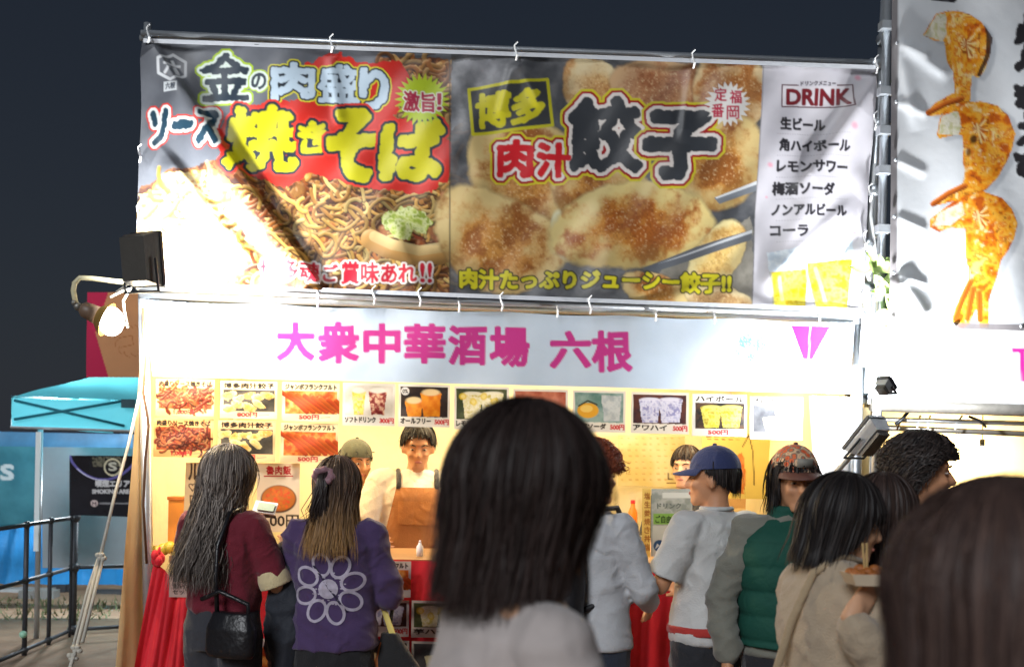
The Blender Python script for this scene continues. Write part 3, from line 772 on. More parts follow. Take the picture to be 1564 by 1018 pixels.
poster((238,578,328,634), 'yakisoba', YAK, '1,000円', 'yellowish fried noodle sheet priced 1,000 yen, upper of the two at far left', g1, bg=OR)
poster((337,581,424,638), 'gyoza', GYO, '800円', 'dumpling picture sheet priced 800 yen, upper row, right of the fried noodles', g1, bg=(250,226,176))
poster((431,583,519,642), 'sausage', SAU, '500円', 'picture sheet of jumbo sausages, upper of the two beside the soft drink sheet', g1, bg=(250,232,190))
poster((235,638,326,697), 'yakisoba', YAK, '1,000円', 'orange picture sheet of fried noodles, lower of the two at far left', g1, bg=(248,196,124))
poster((333,641,421,703), 'gyoza', GYO, '800円', 'orange picture sheet of dumplings just above the head of the woman with long wavy hair', g1, bg=(248,204,146))
poster((429,645,517,706), 'sausage', SAU, '500円', 'picture sheet of jumbo sausages, lower of the two, above the woman in purple', g1, bg=(250,222,170))
for bx, kd, ti, pr, lb in (((524,584,604,649), 'cola', 'ソフトドリンク', '300円', 'picture sheet of a tea and a cola in cups priced 300 yen'),
        ((609,586,688,651), 'beer', 'オールフリー', '500円', 'picture sheet of two foaming amber beers with a round 0% mark'),
        ((694,589,778,655), 'lemon', 'レモンサワー', '500円', 'picture sheet of lemon slices in iced glasses on dark green'),
        ((784,593,868,658), 'plum', 'コーラ', '500円', 'reddish picture sheet half hidden by the head of the nearest woman'),
        ((875,595,956,659), 'umeshu', '梅酒ソーダ', '500円', 'picture sheet of a plum drink beside a clear glass on teal'),
        ((964,598,1052,661), 'ice', 'アワハイ', '500円', 'picture sheet of two glasses full of pale violet ice')):
    poster(bx, kd, ti, pr, lb, g1, title_low=True, bg=(240,234,222))
poster((1058,601,1141,665), 'high', 'ハイボール', '500円', 'picture sheet of two yellow highball glasses with its title on top', g1, bg=(238,236,230))
poster((1146,605,1226,670), 'creamy', 'カクテル', '', 'pale picture sheet of creamy yellow drinks, rightmost under the header band', g1, bg=(240,240,238))
poster((393,707,458,812), 'bowl', '魯肉飯', '500円', 'white sheet with a round bowl of braised pork under red characters', None, y=Y0+.02, slope=0., bg=(248,224,190))
g2 = 'picture menu sheets pinned to the red cloth of the counter'
YC = Y0-.03
poster((540,855,628,910), 'sausage', SAU, '500円', 'sausage sheet on the counter front beside the purple sweatshirt', g2, y=YC, bg=(232,226,224))
poster((544,915,625,970), 'ice', '', '500円', 'sheet of icy clear glasses on the counter under the sausage sheet', g2, y=YC, title_low=True, bg=(226,222,224))
poster((629,916,712,972), 'lemon', '芋ハイ', '500円', 'sheet of a yellow lemon drink on the counter beside the nearest woman', g2, y=YC, title_low=True, bg=(232,226,224))
poster((544,976,625,1034), 'beer', 'ビール', '500円', 'dark beer sheet at the bottom of the counter above the tan bag', g2, y=YC, title_low=True, bg=(226,222,220))
poster((629,978,712,1036), 'creamy', 'カクテル', '500円', 'pale drink sheet at the bottom of the counter beside the nearest woman', g2, y=YC, title_low=True, bg=(226,224,224))
poster((392,974,470,1034), 'sausage', '', '500円', 'food sheet low between the two women at the counter', g2, y=YC, bg=(228,224,222))

def simple_sign(name, quad, y, k, bg, paint, mt, label, cat, nx=60, ny=60, disp=None):
    xs = [q[0] for q in quad]; ys = [q[1] for q in quad]
    C = Canvas(min(xs)-2, min(ys)-2, max(xs)+2, max(ys)+2, k, bg); paint(C)
    return sheet(name, quad, y, nx, ny, C, mt, disp, cat=cat, label=label)
def p_handwritten(C):
    C.text('ルー', 288, 708, 322, 732, (70,50,36), .6, rough=.8)
    C.text('♡', 288, 738, 300, 750, (90,60,40), .2)
    C.text('ロ', 290, 756, 300, 768, (90,60,40), .2); C.text('一緒に', 290, 774, 320, 784, (120,80,60), .1)
simple_sign('handwritten_sign', [(284,706),(344,706),(342,792),(280,792)], Y0+.03, 3, (246,212,160), p_handwritten, M['paper'], 'peach handwritten paper sign with a small heart beside the long wavy hair', 'paper sign')
def p_kaku(C):
    C.text('◆', 264, 880, 272, 889, (30,26,26)); C.text('角ハイボール', 264, 890, 304, 899, (50,40,40), .4); C.text('セット', 264, 900, 290, 907, (70,60,60), .2)
simple_sign('paper_notice', [(258,876),(306,877),(305,912),(258,911)], Y0-.08, 3, (238,214,206), p_kaku, M['paper'], 'small white paper notice pinned on the left red cloth', 'notice', 50, 36)
def p_notice2(C):
    C.mottle([(994,744),(1060,744),(1060,854),(994,854)], [(150,160,156),(190,196,194),(170,180,176)], 14, 4, 0)
    C.rect(1012, 752, 1056, 760, (226,232,230)); C.rect(998, 784, 1042, 800, (140,190,90)); C.text('ご自由に', 1001, 787, 1034, 798, (30,50,30), .4, rough=.5)
    C.rect(997, 802, 1056, 850, (214,222,220)); C.ell(1007, 833, 9.5, 9.5, (40,84,140)); C.poly([(1000,838),(1004,829),(1009,834),(1014,827),(1012,838),(1007,833)], (226,236,244))
    C.mottle([(1024,806),(1036,804),(1038,822),(1026,826)], [(236,190,110),(200,110,60),(236,230,200)], 4, 3, 1)
    C.text('ドリンク', 1004, 768, 1040, 776, (90,100,96), .2)
simple_sign('price_board', [(995,746),(1058,746),(1056,850),(994,849)], Y0+.03, 3, (190,198,196), p_notice2, M['paper'], 'grey and green notice board with a round blue mark above the right red cloth', 'notice board', 66, 100)
def p_strip(C):
    for i in range(7): C.text('塩生姜焼き丼'[i % 6], 984, 752+i*13, 993, 762+i*13, (170,110,50), .3)
simple_sign('paper_strip', [(981,745),(994,745),(993,850),(980,850)], Y0+.04, 3, (248,214,120), p_strip, M['paper'], 'narrow yellow paper strip left of the grey notice board', 'paper strip', 16, 90)
def p_slip(C): C.text('→ハイ', 954, 884, 976, 892, (60,50,50), .2)
simple_sign('paper_slip', [(950,880),(981,881),(980,897),(950,896)], Y0-.06, 3, (236,224,206), p_slip, M['paper'], 'small white slip hanging at the left end of the right red cloth', 'paper slip', 30, 16)
def p_wall(C):
    C.mottle([(940,660),(1050,660),(1050,745),(940,745)], [(246,222,150),(250,232,176)], 20, 5, 0)
    for i in range(9):
        for j in range(8): C.rect(948+i*11+(j % 2), 668+j*9, 951+i*11+(i*j) % 4, 670+j*9, (214,170,96), .7)
    C.text('L', 1020, 722, 1027, 732, (80,50,20), .3); C.rect(1018,736,1034,738,(120,80,30))
simple_sign('wall_notice', [(944,664),(1046,666),(1046,742),(944,742)], Y0+1.9, 2, (250,232,176), p_wall, M['paper'], 'cream sheet of small vertical writing on the lit rear wall', 'notice', 60, 50)
def p_wall2(C):
    for i in range(7): C.rect(1078+i*12, 665, 1086+i*12, 667, (110,84,40)); C.rect(1080+i*11, 670, 1086+i*11, 671, (140,110,60))
    C.stroke([(1134,682),(1144,664),(1150,690),(1152,740)], .8, (60,44,30)); C.mottle([(1118,702),(1134,690),(1140,720),(1136,752),(1114,750)], [(226,120,50),(240,160,90)], 8, 8, 3)
simple_sign('wall_poster', [(1072,660),(1176,662),(1176,762),(1072,760)], Y0+1.4, 2, (250,226,130), p_wall2, M['paper'], 'yellow poster on the back of the stall behind the navy cap', 'poster', 60, 60)

# ------------------------------------------------------------------ counter with red cloths
def cloth_drape(name, quad, y, nx, ny, label, seed, folds, amp=.022, m=None, cat='cloth'):
    def disp(U, V, s, t):
        h = sum(a*np.abs(np.sin(f*(s+.12*t*c)+seed))*(.35+t) for f, a, c in folds)
        return np.stack([0*h, -h*amp/.02, .006*np.sin(s*9+seed)*(1-t)], -1)
    q = [tuple(p) for p in quad]
    return sheet(name, q, y, nx, ny, None, m or M['red_cloth'], disp, cat=cat, label=label)
ctr = thing('counter', 'long serving counter of the near stall standing behind the red cloths', 'counter', (1.2, Y0+.35, 0))
zc = P(800, 856, Y0)[2]
b = MB(); b.box(((SX0+SX1)/2+.05, Y0+.36, zc-.02), (SX1-SX0-.1, .62, .03)); b.build('tabletop', M['wood'], ctr)
for xx in (SX0+.15, 0.2, 1.4, SX1-.2):
    for yy in (Y0+.1, Y0+.6):
        MB().tube([(xx, yy, 0), (xx, yy, zc-.035)], .016, 8).build('leg', M['steel_old'], ctr)
def vdown(u, y): return P(u, 1018, y)
cloth_drape('red_cloth', [(236,858),(300,905),(302,1090),(196,1092)], Y0-.05, 60, 80, 'red cloth gathered in a knot at the left post', 1, [(9,.03,1.6),(21,.012,.5)])
cloth_drape('red_cloth', [(300,852),(700,854),(700,1200),(300,1200)], Y0-.005, 120, 60, 'red cloth on the counter front behind the pinned menu sheets', 3, [(30,.006,.2),(13,.008,.4)])
cloth_drape('red_cloth', [(958,866),(1056,862),(1060,1200),(950,1200)], Y0-.03, 60, 60, 'plain red cloth on the counter between the backpack and the navy cap man', 5, [(5,.02,.8),(12,.008,.9)])
cloth_drape('red_cloth', [(700,854),(958,860),(952,1200),(700,1200)], Y0-.004, 60, 60, 'red cloth on the counter hidden mostly behind the nearest woman', 6, [(14,.01,.5)])
cloth_drape('red_cloth', [(1056,862),(1306,868),(1308,1200),(1058,1200)], Y0-.004, 60, 60, 'red cloth on the right end of the counter behind the green vest', 8, [(14,.01,.5)])
kn = MB(); c0 = P(241, 852, Y0-.08)
for i in range(5):
    a = i*1.3; kn.ball(c0+np.array([.012*math.cos(a), .01*math.sin(a), .012*math.sin(a*2)]), (.02, .018, .026))
kn.tube([c0, c0+np.array([.01,-.01,.05])], [.014,.004]); kn.build('knot', M['red_cloth'], [o for o in COL.objects if o.name == 'red_cloth'][0], smooth=True)
# goods on the counter
def jar(u, v, y, h, r, m1, m2, label, name='sauce_bottle', cat='bottle'):
    base = P(u, v, y); base[2] = zc
    t = thing(name, label, cat, base)
    prof = [(0, r), (h*.6, r), (h*.75, r*.5), (h*.85, r*.4)]
    MB().tube([base+np.array([0, 0, z]) for z, _ in prof], [q for _, q in prof], 14).build('body', m1, t, smooth=True)
    MB().tube([base+np.array([0, 0, h*.85]), base+np.array([0, 0, h])], [r*.42, r*.25], 10).build('cap', m2, t, smooth=True)
M['white_pl'] = mat('white_plastic', (226,224,218), .4); M['orange_pl'] = mat('orange_plastic', (232,128,30), .4, var=.1)
M['green_pl'] = mat('green_plastic', (80,140,70), .4)
jar(641, 850, Y0+.15, .075, .016, M['white_pl'], M['white_pl'], 'small white squeeze bottle on the counter in front of the brown apron')
ob_ = thing('orange_box', 'orange paper-covered box at the left end of the counter', 'box', P(280, 860, Y0+.2)*[1,1,0]+[0,0,zc])
b = MB(); c = P(283, 822, Y0+.2); b.box((c[0], c[1], zc+.12), (.13, .12, .24)); b.build('body', mat('orange_card', (240,150,50), .7, var=.1), ob_)
b = MB(); b.box((c[0], c[1], zc+.248), (.14, .13, .014)); b.build('lid', mat('orange_card_dark', (214,120,40), .7), ob_)
by = MB(); q = P(256, 842, Y0+.1)
for i in range(5): by.ball(q+np.array([.03*i-.05, .01*(i % 2), .01*(i % 3)]), (.03, .025, .028))
mk('yellow_bag', by.v, by.f, mat('yellow_polybag', (238,206,70), .35, 0, .5, 40), None, True, label='crumpled yellow plastic bag lying beside the red knot', cat='plastic bag')
# ------------------------------------------------------------------ neighbouring stall on the right
YS = 4.75
def shrimp_canvas():
    C = Canvas(1356, -330, 1800, 512, 2, (224,228,232))
    C.mottle([(1356,-330),(1800,-330),(1800,512),(1356,512)], [(212,218,224),(232,236,240)], 80, 15, 0, .6)
    cv = lambda pts: [(1260+x*.511, y*.511) for x, y in pts]
    A = cv([(290,110),(308,78),(330,45),(365,34),(400,32),(440,42),(470,62),(492,92),(500,120),(496,170),(484,205),(465,228),(445,222),(440,255),(438,295),(425,312),(400,306),(378,322),(345,344),(312,345),(308,330),(330,308),(370,286),(390,275),(386,240),(385,215),(366,190),(360,150),(356,126),(325,124)])
    B = cv([(338,400),(346,350),(372,318),(410,304),(470,300),(520,312),(552,345),(570,400),(562,440),(545,480),(515,530),(480,568),(450,580),(420,596),(370,602),(330,613),(330,600),(370,570),(415,545),(420,510),(413,480),(416,440),(412,402),(380,404),(345,412)])
    D = cv([(318,676),(320,652),(345,632),(380,606),(420,584),(470,572),(525,592),(555,625),(572,670),(560,715),(545,745),(520,780),(510,820),(498,860),(486,900),(486,978),(462,980),(455,920),(446,930),(430,968),(408,982),(378,962),(388,920),(420,860),(438,842),(436,800),(424,790),(420,740),(420,684),(380,678),(345,690)])
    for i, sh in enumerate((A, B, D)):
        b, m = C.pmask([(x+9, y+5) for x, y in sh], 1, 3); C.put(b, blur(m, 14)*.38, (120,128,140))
    C.stroke([(1482,120),(1480,480)], 1.6, (196,160,90))
    for i, sh in enumerate((A, B, D)):
        C.poly([(x, y) for x, y in sh], (150,70,16), 1, 1.2, seed=i+3)
        C.mottle(sh, [(196,92,14),(232,134,20),(242,162,36),(246,184,66),(224,120,18),(250,208,110)], 15, 50+i*7, 1.6, 1, 1.5)
        b, m = C.pmask(sh, 1, i+3)
        h, w = m.shape
        fine = fbm(h, w, 7*2, 80+i, 4)
        C.put(b, m*np.clip((fine-.64)*9, 0, 1)*.75, (252,232,176)); C.put(b, m*np.clip((.34-fine)*9, 0, 1)*.7, (120,56,16))
    for p in (cv([(292,112),(330,48),(360,38),(362,100),(352,126)]), cv([(342,400),(350,346),(400,330),(410,380),(400,402)]), cv([(322,672),(350,632),(410,600),(420,640),(380,672)])):
        C.mottle(p, [(206,214,196),(226,232,220),(190,200,160)], 7, 12, 2, .85)
    r = np.random.RandomState(9)
    for (cx, cy, n) in ((1478,66,9),(1496,196,8),(1494,330,8)):
        for k in range(n):
            a = -.9+k*.3+r.uniform(-.1, .1); C.stroke([(cx-8*math.cos(a), cy-8*math.sin(a)), (cx+14*math.cos(a), cy+22*math.sin(a))], 1.5, (252,226,160) if k % 2 else (176,84,20), .8)
    C.poly(cv([(480,70),(506,110),(500,160),(470,226),(458,222),(486,160),(488,110)]), (60,36,24), .9, 1)
    C.ell(1488, 212, 7, 9, (60,30,14), .9, .3, .5); C.ell(1480, 232, 5, 8, (90,44,16), .8, 0, .5)
    for a, b_ in (((1418,172),(1470,150)), ((1428,310),(1474,284)), ((1458,486),(1482,430)), ((1477,486),(1486,440)), ((1496,488),(1494,446))):
        C.stroke([a, ((a[0]+b_[0])/2, (a[1]+b_[1])/2-3), b_], 4.5, (206,104,26), 1, .6, (250,206,110))
        C.stroke([a, b_], 1, (140,60,16), .7)
    # brush characters running down the right of the banner, cut by the picture's edge
    BK = (38,36,40)
    for ch, y0_, y1_ in (('焼', 22, 106), ('き', 128, 166), ('え', 176, 222), ('び', 232, 270)):
        C.text(ch, 1553, y0_, 1553+ (92 if ch == '焼' else 60), y1_, BK, 3.5, (), 0, 3)
    C.text('串', 1402, -120, 1500, -4, BK, 6, (), 0, 3); C.rect(1420, -12, 1456, 3, BK)
    for a in (((1362,-330),(1366,500)), ((1366,498),(1800,504))):
        C.stroke(a, 6, (112,106,108), .9)
    C.a = blur(C.a, 1)
    return C
def shrimp_disp(U, V, s, t):
    h = .012*np.sin(U/52+V/120)+.006*np.sin(U/24-V/70)
    h += ridge(U, V, (1366,420), (1410,496), .03, 12, 20) + ridge(U, V, (1368,66), (1452,120), .012, 9, 12) + ridge(U, V, (1368,60), (1400,200), .010, 9, 14)
    for vv in (66, 154, 243, 330, 415): h += ridge(U, V, (1366,vv), (1420,vv+22), .008, 7, 9)
    return np.stack([0*h, -h, 0*h], -1)
C = shrimp_canvas()
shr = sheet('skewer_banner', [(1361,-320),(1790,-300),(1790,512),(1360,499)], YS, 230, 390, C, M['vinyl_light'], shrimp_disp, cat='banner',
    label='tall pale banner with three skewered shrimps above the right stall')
b = MB()
for u, v in ((1370,66),(1369,155),(1368,244),(1366,330),(1365,416),(1364,494),(1457,496),(1560,498)):
    c = P(u, v, YS-.012); bb = MB(); bb.ball(c, (.009,.006,.009), 10, 6); bb.build('eyelet', M['steel'], shr, smooth=True)
# its truss pole, plates and foliage
nfr = thing('pipe_scaffold', 'steel pipes standing between the food banner and the shrimp banner', 'frame', P(1350, 1000, YS+.3)*[1,1,0])
post('post', 1357, -60, 1330, YS+.12, .02, nfr, z0=0)
tube_px('beam', [(1332,652,YS+.6),(1700,668,YS+.6)], 0, .014, M['steel_old'], nfr)
tube_px('beam', [(1336,640),(1700,650)], YS+.5, .012, M['steel'], nfr)
tube_px('beam', [(1330,618),(1790,634)], YS+.35, .03, M['steel_old'], nfr)
for v in (40, 140, 200, 260, 350):
    bb = MB(); bb.box(P(1355-v*.02, v, YS+.1), (.06, .05, .035)); bb.build('clamp', M['steel'], nfr)
def header2():
    C = Canvas(1320, 490, 1800, 650, 1.5, (222,226,230))
    C.rect(1547, 532, 1600, 539, (206,40,150)); C.rect(1559, 536, 1567, 582, (206,40,150)); C.text('中華', 1620, 532, 1740, 590, (206,40,150), 3)
    return C
def d2(U, V, s, t): 
    h = .006*np.sin(U/60+V/30); return np.stack([0*h, -h, 0*h], -1)
sheet('neighbour_header', [(1330,498),(1790,508),(1790,630),(1326,616)], YS+.35, 120, 40, header2(), M['cloth_print'], d2, cat='banner',
    label='blown-out white header band under the shrimp banner')
nx0, nx1 = P(1330, 600, YS+.4)[0]+.04, P(1790, 600, YS+.4)[0]+.8
zt2 = P(1450, 622, YS+.4)[2]
n2 = thing('neighbour_canopy', 'warm lit yellow tarp roof and walls of the right stall', 'canopy', (nx0+1, YS+1.5, 0))
waved('rear_wall', (nx0-.1, YS+2.2, 0), (nx1, YS+2.2, 0), (nx1, YS+2.2, zt2+.3), (nx0-.1, YS+2.2, zt2+.3), 40, 30, .015, M['tarp'], n2)
waved('roof', (nx0, YS+.45, zt2), (nx1, YS+.45, zt2), (nx1, YS+2.18, zt2+.25), (nx0, YS+2.18, zt2+.25), 30, 20, .01, M['tarp'], n2)
waved('side_wall', (nx0, YS+.5, 0), (nx0, YS+2.18, 0), (nx0, YS+2.18, zt2), (nx0, YS+.5, zt2), 20, 30, .01, M['tarp'], n2)
for u, du in ((1374,10),(1402,4),(1418,3),(1462,8)):
    tube_px('tie', [(u+du,634),(u,646),(u-du*.4,656)], YS+.5, .005, M['cable'] if u in (1374,) else M['zip'], n2, 5)
tube_px('tie', [(1340,616),(1346,630),(1344,646)], YS+.34, .006, M['black_metal'], n2, 5)
tube_px('strap', [(1388,628),(1378,640),(1368,648)], YS+.44, .009, M['black_metal'], n2, 5)
tube_px('strap', [(1480,636),(1496,642),(1506,652)], YS+.44, .007, M['black_metal'], n2, 5)

# plastic leaves tied at the pipe joint
gar = thing('leaf_garland', 'bunch of pale green leaves tied to the pipes beside the shrimp banner', 'plant', P(1345, 520, YB-.02))
r = np.random.RandomState(5)
tube_px('stem', [(1330,446,YB-.03),(1350,452,YB-.05),(1352,490,YB-.04),(1374,512,YB-.08),(1388,528,YB-.06)], 0, .004, M['leaf'], gar, 6)
for i in range(34):
    k = i/34; u = 1338+k*44+r.uniform(-9, 9); v = 400+k*118+r.uniform(-12, 14)
    c = P(u, v, YB-.04-r.uniform(0, .08)); L = r.uniform(.06, .11); a = r.uniform(0, 6.28); tl = r.uniform(-.8, .8)
    d = np.array([math.cos(a), tl*.6, math.sin(a)]); d /= np.linalg.norm(d); sd = np.cross(d, [0, 1, 0]); sd /= np.linalg.norm(sd)+1e-9; n = np.cross(d, sd)
    vs = []; 
    for t, w in ((0, .06), (.25, .5), (.5, .6), (.75, .4), (1, .03)):
        m0 = c+d*L*t+n*.012*math.sin(t*3); vs += [m0-sd*w*L*.45+n*.006, m0, m0+sd*w*L*.45+n*.006]
    fs = []
    for j in range(4):
        for q in (0, 1): fs.append((j*3+q, j*3+q+1, j*3+q+4, j*3+q+3))
    mk('leaf', vs, fs, M['leaf'], gar, smooth=True)

# ------------------------------------------------------------------ lamps
def area(name, loc, target, size, power, color=(1,1,1), spread=180, parent=None):
    d = bpy.data.lights.new(name, 'AREA'); d.shape = 'RECTANGLE'; d.size = size[0]; d.size_y = size[1]
    d.energy = power; d.color = color; d.spread = math.radians(spread)
    o = bpy.data.objects.new(name, d); COL.objects.link(o)
    o.rotation_euler = (Vector(target)-Vector(loc)).to_track_quat('-Z', 'Y').to_euler()
    if parent is not None: o.parent = parent; o.location = Vector(loc)-Vector(origin_of(parent))
    else: o.location = loc
    return o
def flood(loc, target, w, h, dpt, power, label, color=(1,1,1), spread=160, roll=0., lens='led', fins=True, up=None, hm='housing'):
    loc = Vector(loc); f = (Vector(target)-loc).normalized()
    upv = Vector(up or (0,0,1)); s = f.cross(upv).normalized(); u = s.cross(f).normalized()
    R = Matrix((s, u, f)).transposed()        # columns side, up, forward
    t = thing('floodlight', label, 'floodlight', loc)
    b = MB()
    pts = []
    for z, k in ((-dpt, .82), (-dpt*.3, .96), (0, 1.), (.006, 1.)):
        for x, y in ((-1,-1),(1,-1),(1,1),(-1,1)): pts.append(loc+R @ Vector((x*w/2*k, y*h/2*k, z)))
    fc = [(3,2,1,0)]
    for i in range(3):
        for k in range(4): fc.append((i*4+k, i*4+(k+1) % 4, i*4+4+(k+1) % 4, i*4+4+k))
    b.add(pts, fc); b.build('housing', M[hm], t)
    rim = MB()
    for x, y, sx, sy in ((0,-1,1,.06),(0,1,1,.06),(-1,0,.06,1),(1,0,.06,1)):
        rim.box(loc+R @ Vector((x*w/2*.98, y*h/2*.98, .012)), (w*sx if sx == 1 else .014, h*sy if sy == 1 else .014, .014), R)
    rim.build('bezel', M['black_metal'], t)
    l = MB(); l.box(loc+R @ Vector((0, 0, .004)), (w*.92, h*.92, .003), R); l.build('lens', M[lens], t)
    if fins:
        for i in range(7):
            l = MB(); l.box(loc+R @ Vector(((i-3)*w*.11, 0, -dpt-.008)), (.004, h*.7, .02), R); l.build('fin', M['housing'], t)
    br = MB(); br.tube([loc+R @ Vector(p) for p in ((-w/2-.008, 0, -dpt*.5), (-w/2-.012, -h*.62, -dpt*.5), (w/2+.012, -h*.62, -dpt*.5), (w/2+.008, 0, -dpt*.5))], .006, 6); br.build('bracket', M['black_metal'], t)
    a = area('floodlight_beam', loc+f*.03, loc+f, (w*.9, h*.9), power, color, spread, t)
    return t
# left floodlight, standing in front of the banner's lower left corner
LF = P(222, 396, YB-.36)
fl = flood(LF, P(330, 400, YB+.02), .15, .21, .07, 42, 'grey box floodlight at the left end of the pipe, blazing onto the banner', (.98,.99,1.), 170, fins=False)
tube_px('power_cable', [(203,364,YB-.33),(198,380,YB-.36),(204,404,YB-.34),(200,424,YB-.3),(192,436,YB-.25),(178,446,YB-.3)], 0, .005, M['white_cable'], None, 6, label='pale cable dangling behind the left floodlight', cat='cable')
# clamp lamp on a bent arm
cl = thing('clamp_lamp', 'round bulb lamp on a bent pale arm left of the header band', 'lamp', P(215, 446, Y0-.15))
tube_px('arm', [(213,440),(204,432),(180,430),(140,425),(122,424),(114,432),(112,444),(115,460),(119,470)], Y0-.15, .011, mat('cream_tube', (206,198,160), .4), cl, 10)
bb = MB(); bb.ball(P(119, 468, Y0-.15), .018, 12, 8); bb.ball(P(113, 462, Y0-.16), .012); bb.build('joint', M['steel_old'], cl, smooth=True)
p0, p1, p2 = P(124, 470, Y0-.15), P(150, 482, Y0-.15), P(164, 488, Y0-.15)
bb = MB(); bb.tube([p0, p0+(p1-p0)*.2, p1], [.022,.034,.04], 18); bb.build('socket', mat('brown_socket', (112,92,76), .45), cl, smooth=True)
bb = MB(); bb.tube([p1, p1+(p2-p1)*.5, p2], [.042,.062,.076], 24, caps=False); bb.build('reflector', mat('gold_reflector', (206,166,92), .3, .7), cl, smooth=True)
dirv = (p2-p1)/np.linalg.norm(p2-p1)
bc = p2+dirv*.018
bb = MB(); bb.ball(bc, (.052,.058,.062), 20, 14); bulb = bb.build('bulb', emitm('clear_bulb', (1.,.97,.9), 14), cl, smooth=True)
def point(name, loc, power, color, r, parent=None):
    d = bpy.data.lights.new(name, 'POINT'); d.energy = power; d.color = color; d.shadow_soft_size = r
    o = bpy.data.objects.new(name, d); COL.objects.link(o)
    if parent is not None: o.parent = parent; o.location = Vector(loc)-Vector(origin_of(parent))
    else: o.location = loc
    return o
area('clamp_lamp_beam', bc+dirv*.07, bc+dirv, (.1,.1), 26, (1.,.80,.52), 170, cl)
tube_px('power_cable', [(168,454,Y0-.2),(184,446,Y0-.18),(200,440,Y0-.17),(188,460,Y0-.2),(192,486,Y0-.22),(196,500,Y0-.2)], 0, .006, M['white_cable'], None, 6, label='pale cable looping beside the round clamp bulb', cat='cable')
tube_px('power_cable', [(218,470,Y0-.02),(222,540,Y0-.03),(219,600,Y0-.02),(227,650,Y0-.03),(222,700,Y0-.04),(219,770,Y0-.03),(224,860,Y0-.02)], 0, .006, M['cable'], None, 6, label='dark brown cable running down the left post', cat='cable')
# right floodlights between the two stalls
RF = P(1322, 664, Y0-.30)
fr = flood(RF, P(1250, 590, Y0-.10), .12, .18, .05, 27, 'white glaring floodlight tilted on the pipe beside the curly haired person', (.97,.99,1.), 150, hm='steel')
RF2 = P(1344, 430, YS-.12)
RF3 = P(1338, 560, YS-.1)
fr2 = flood(P(1352, 588, YS-.16), P(1430, 470, YS+.02), .06, .06, .022, 50, 'small floodlight at the left end of the right stall glaring onto its white header', (.98,.99,1.), 170, hm='steel')
tube_px('lamp_pipe', [(1262,738),(1350,640)], Y0-.2, .012, M['steel_old'], None, label='slanted dark pipe carrying the glaring right floodlight', cat='pipe')
# warm bulbs
def bulb_lamp(p, label, power, es=None, r=.03, ztop=None):
    t = thing('light_bulb', label, 'light bulb', p)
    bb = MB(); bb.ball(p, (r, r, r*1.15), 16, 12); bb.build('glass', es or M['bulb'], t, smooth=True)
    bb = MB(); bb.tube([p+np.array([0,0,r]), p+np.array([0,0,r+.05])], .016, 10); bb.build('socket', M['black_metal'], t, smooth=True)
    bb = MB(); bb.tube([p+np.array([0,0,r+.05]), np.array([p[0], p[1], ztop or ZT])], .004, 5); bb.build('cord', M['black_metal'], t)
    point('bulb_glow', p-np.array([0,0,.05]), power, (1.,.81,.50), .04, t)
bulb_lamp(P(1500, 690, YS+1.9), 'bright warm bulb hanging in the right stall above the biggest dark head', 60, ztop=zt2+.2)
for i, (xx, pw) in enumerate(((SX0+.5, 34), ((SX0+SX1)/2-.1, 36), (SX1-.6, 34))):
    bulb_lamp(np.array([xx, Y0+1.0, ZT-.02]), ['warm bulb under the roof behind the orange menu sheets', 'warm bulb under the roof behind the middle of the header', 'warm bulb under the roof behind the right end of the header'][i], pw, ztop=ZT+.12)

# ------------------------------------------------------------------ left background
# tent sign far left behind the stall
def p_sign(C):
    C.poly([(130,440),(165,446),(146,508),(166,576),(130,576)], (216,52,96)); 
    g = (196,120,70)
    for i in range(12):
        a = i*.55; C.stroke([(200+22*math.cos(a+t*.12)+3*math.cos(a+t), 520+22*math.sin(a+t*.12)+3*math.sin(a+t)) for t in range(6)], .6, g, .8)
    C.stroke([(182,516),(202,512),(204,526),(186,530)], .6, g)
Csg = Canvas(128, 440, 230, 580, 3, (226,164,118)); p_sign(Csg)
sheet('tent_sign', [(133,446),(224,446),(224,576),(132,576)], 8.6, 60, 80, Csg, M['cloth_print'], d2, cat='sign', label='pink and peach cloth sign standing above the aqua tent')
YT = 9.2
tent = thing('aqua_tent', 'aqua pop-up tent at the far left behind the railing', 'tent', P(62, 912, YT)*[1,1,0])
def quadmesh(pts, nx, ny, amp, seed=0, fx=8.):
    s, t = np.meshgrid(np.linspace(0, 1, nx+1), np.linspace(0, 1, ny+1)); q = [np.array(p, float) for p in pts]
    W = ((1-s)*(1-t))[..., None]*q[0]+(s*(1-t))[..., None]*q[1]+(s*t)[..., None]*q[2]+((1-s)*t)[..., None]*q[3]
    nrm = np.cross(q[1]-q[0], q[3]-q[0]); nrm = nrm/np.linalg.norm(nrm)
    h = amp*(np.sin(s*fx+seed+t*2)+.5*np.sin(s*fx*2.7+t*5+seed)+.4*np.sin(t*8+s*3))
    W = W+h[..., None]*nrm
    idx = np.arange((nx+1)*(ny+1)).reshape(ny+1, nx+1)
    return W.reshape(-1, 3), np.stack([idx[:-1, :-1], idx[1:, :-1], idx[1:, 1:], idx[:-1, 1:]], -1).reshape(-1, 4)
eL, eR = P(18, 607, YT), P(420, 620, YT); eLb = P(18, 650, YT); eRb = P(420, 664, YT)
pk = np.array([P(140, 574, YT+1.0)[0], YT+1.4, P(140, 572, YT+1.4)[2]]); pkR = np.array([P(300, 574, YT+1.4)[0], YT+1.4, pk[2]])
v, f = quadmesh([eL, eR, pkR, pk], 30, 14, .012); mk('canopy_roof', v, f, M['aqua'], tent, True)
back = np.array([0, 2.8, 0])
v, f = quadmesh([eL, pk, pk, eL+back], 14, 10, .01, 2); mk('canopy_roof', v, f, M['aqua'], tent, True)
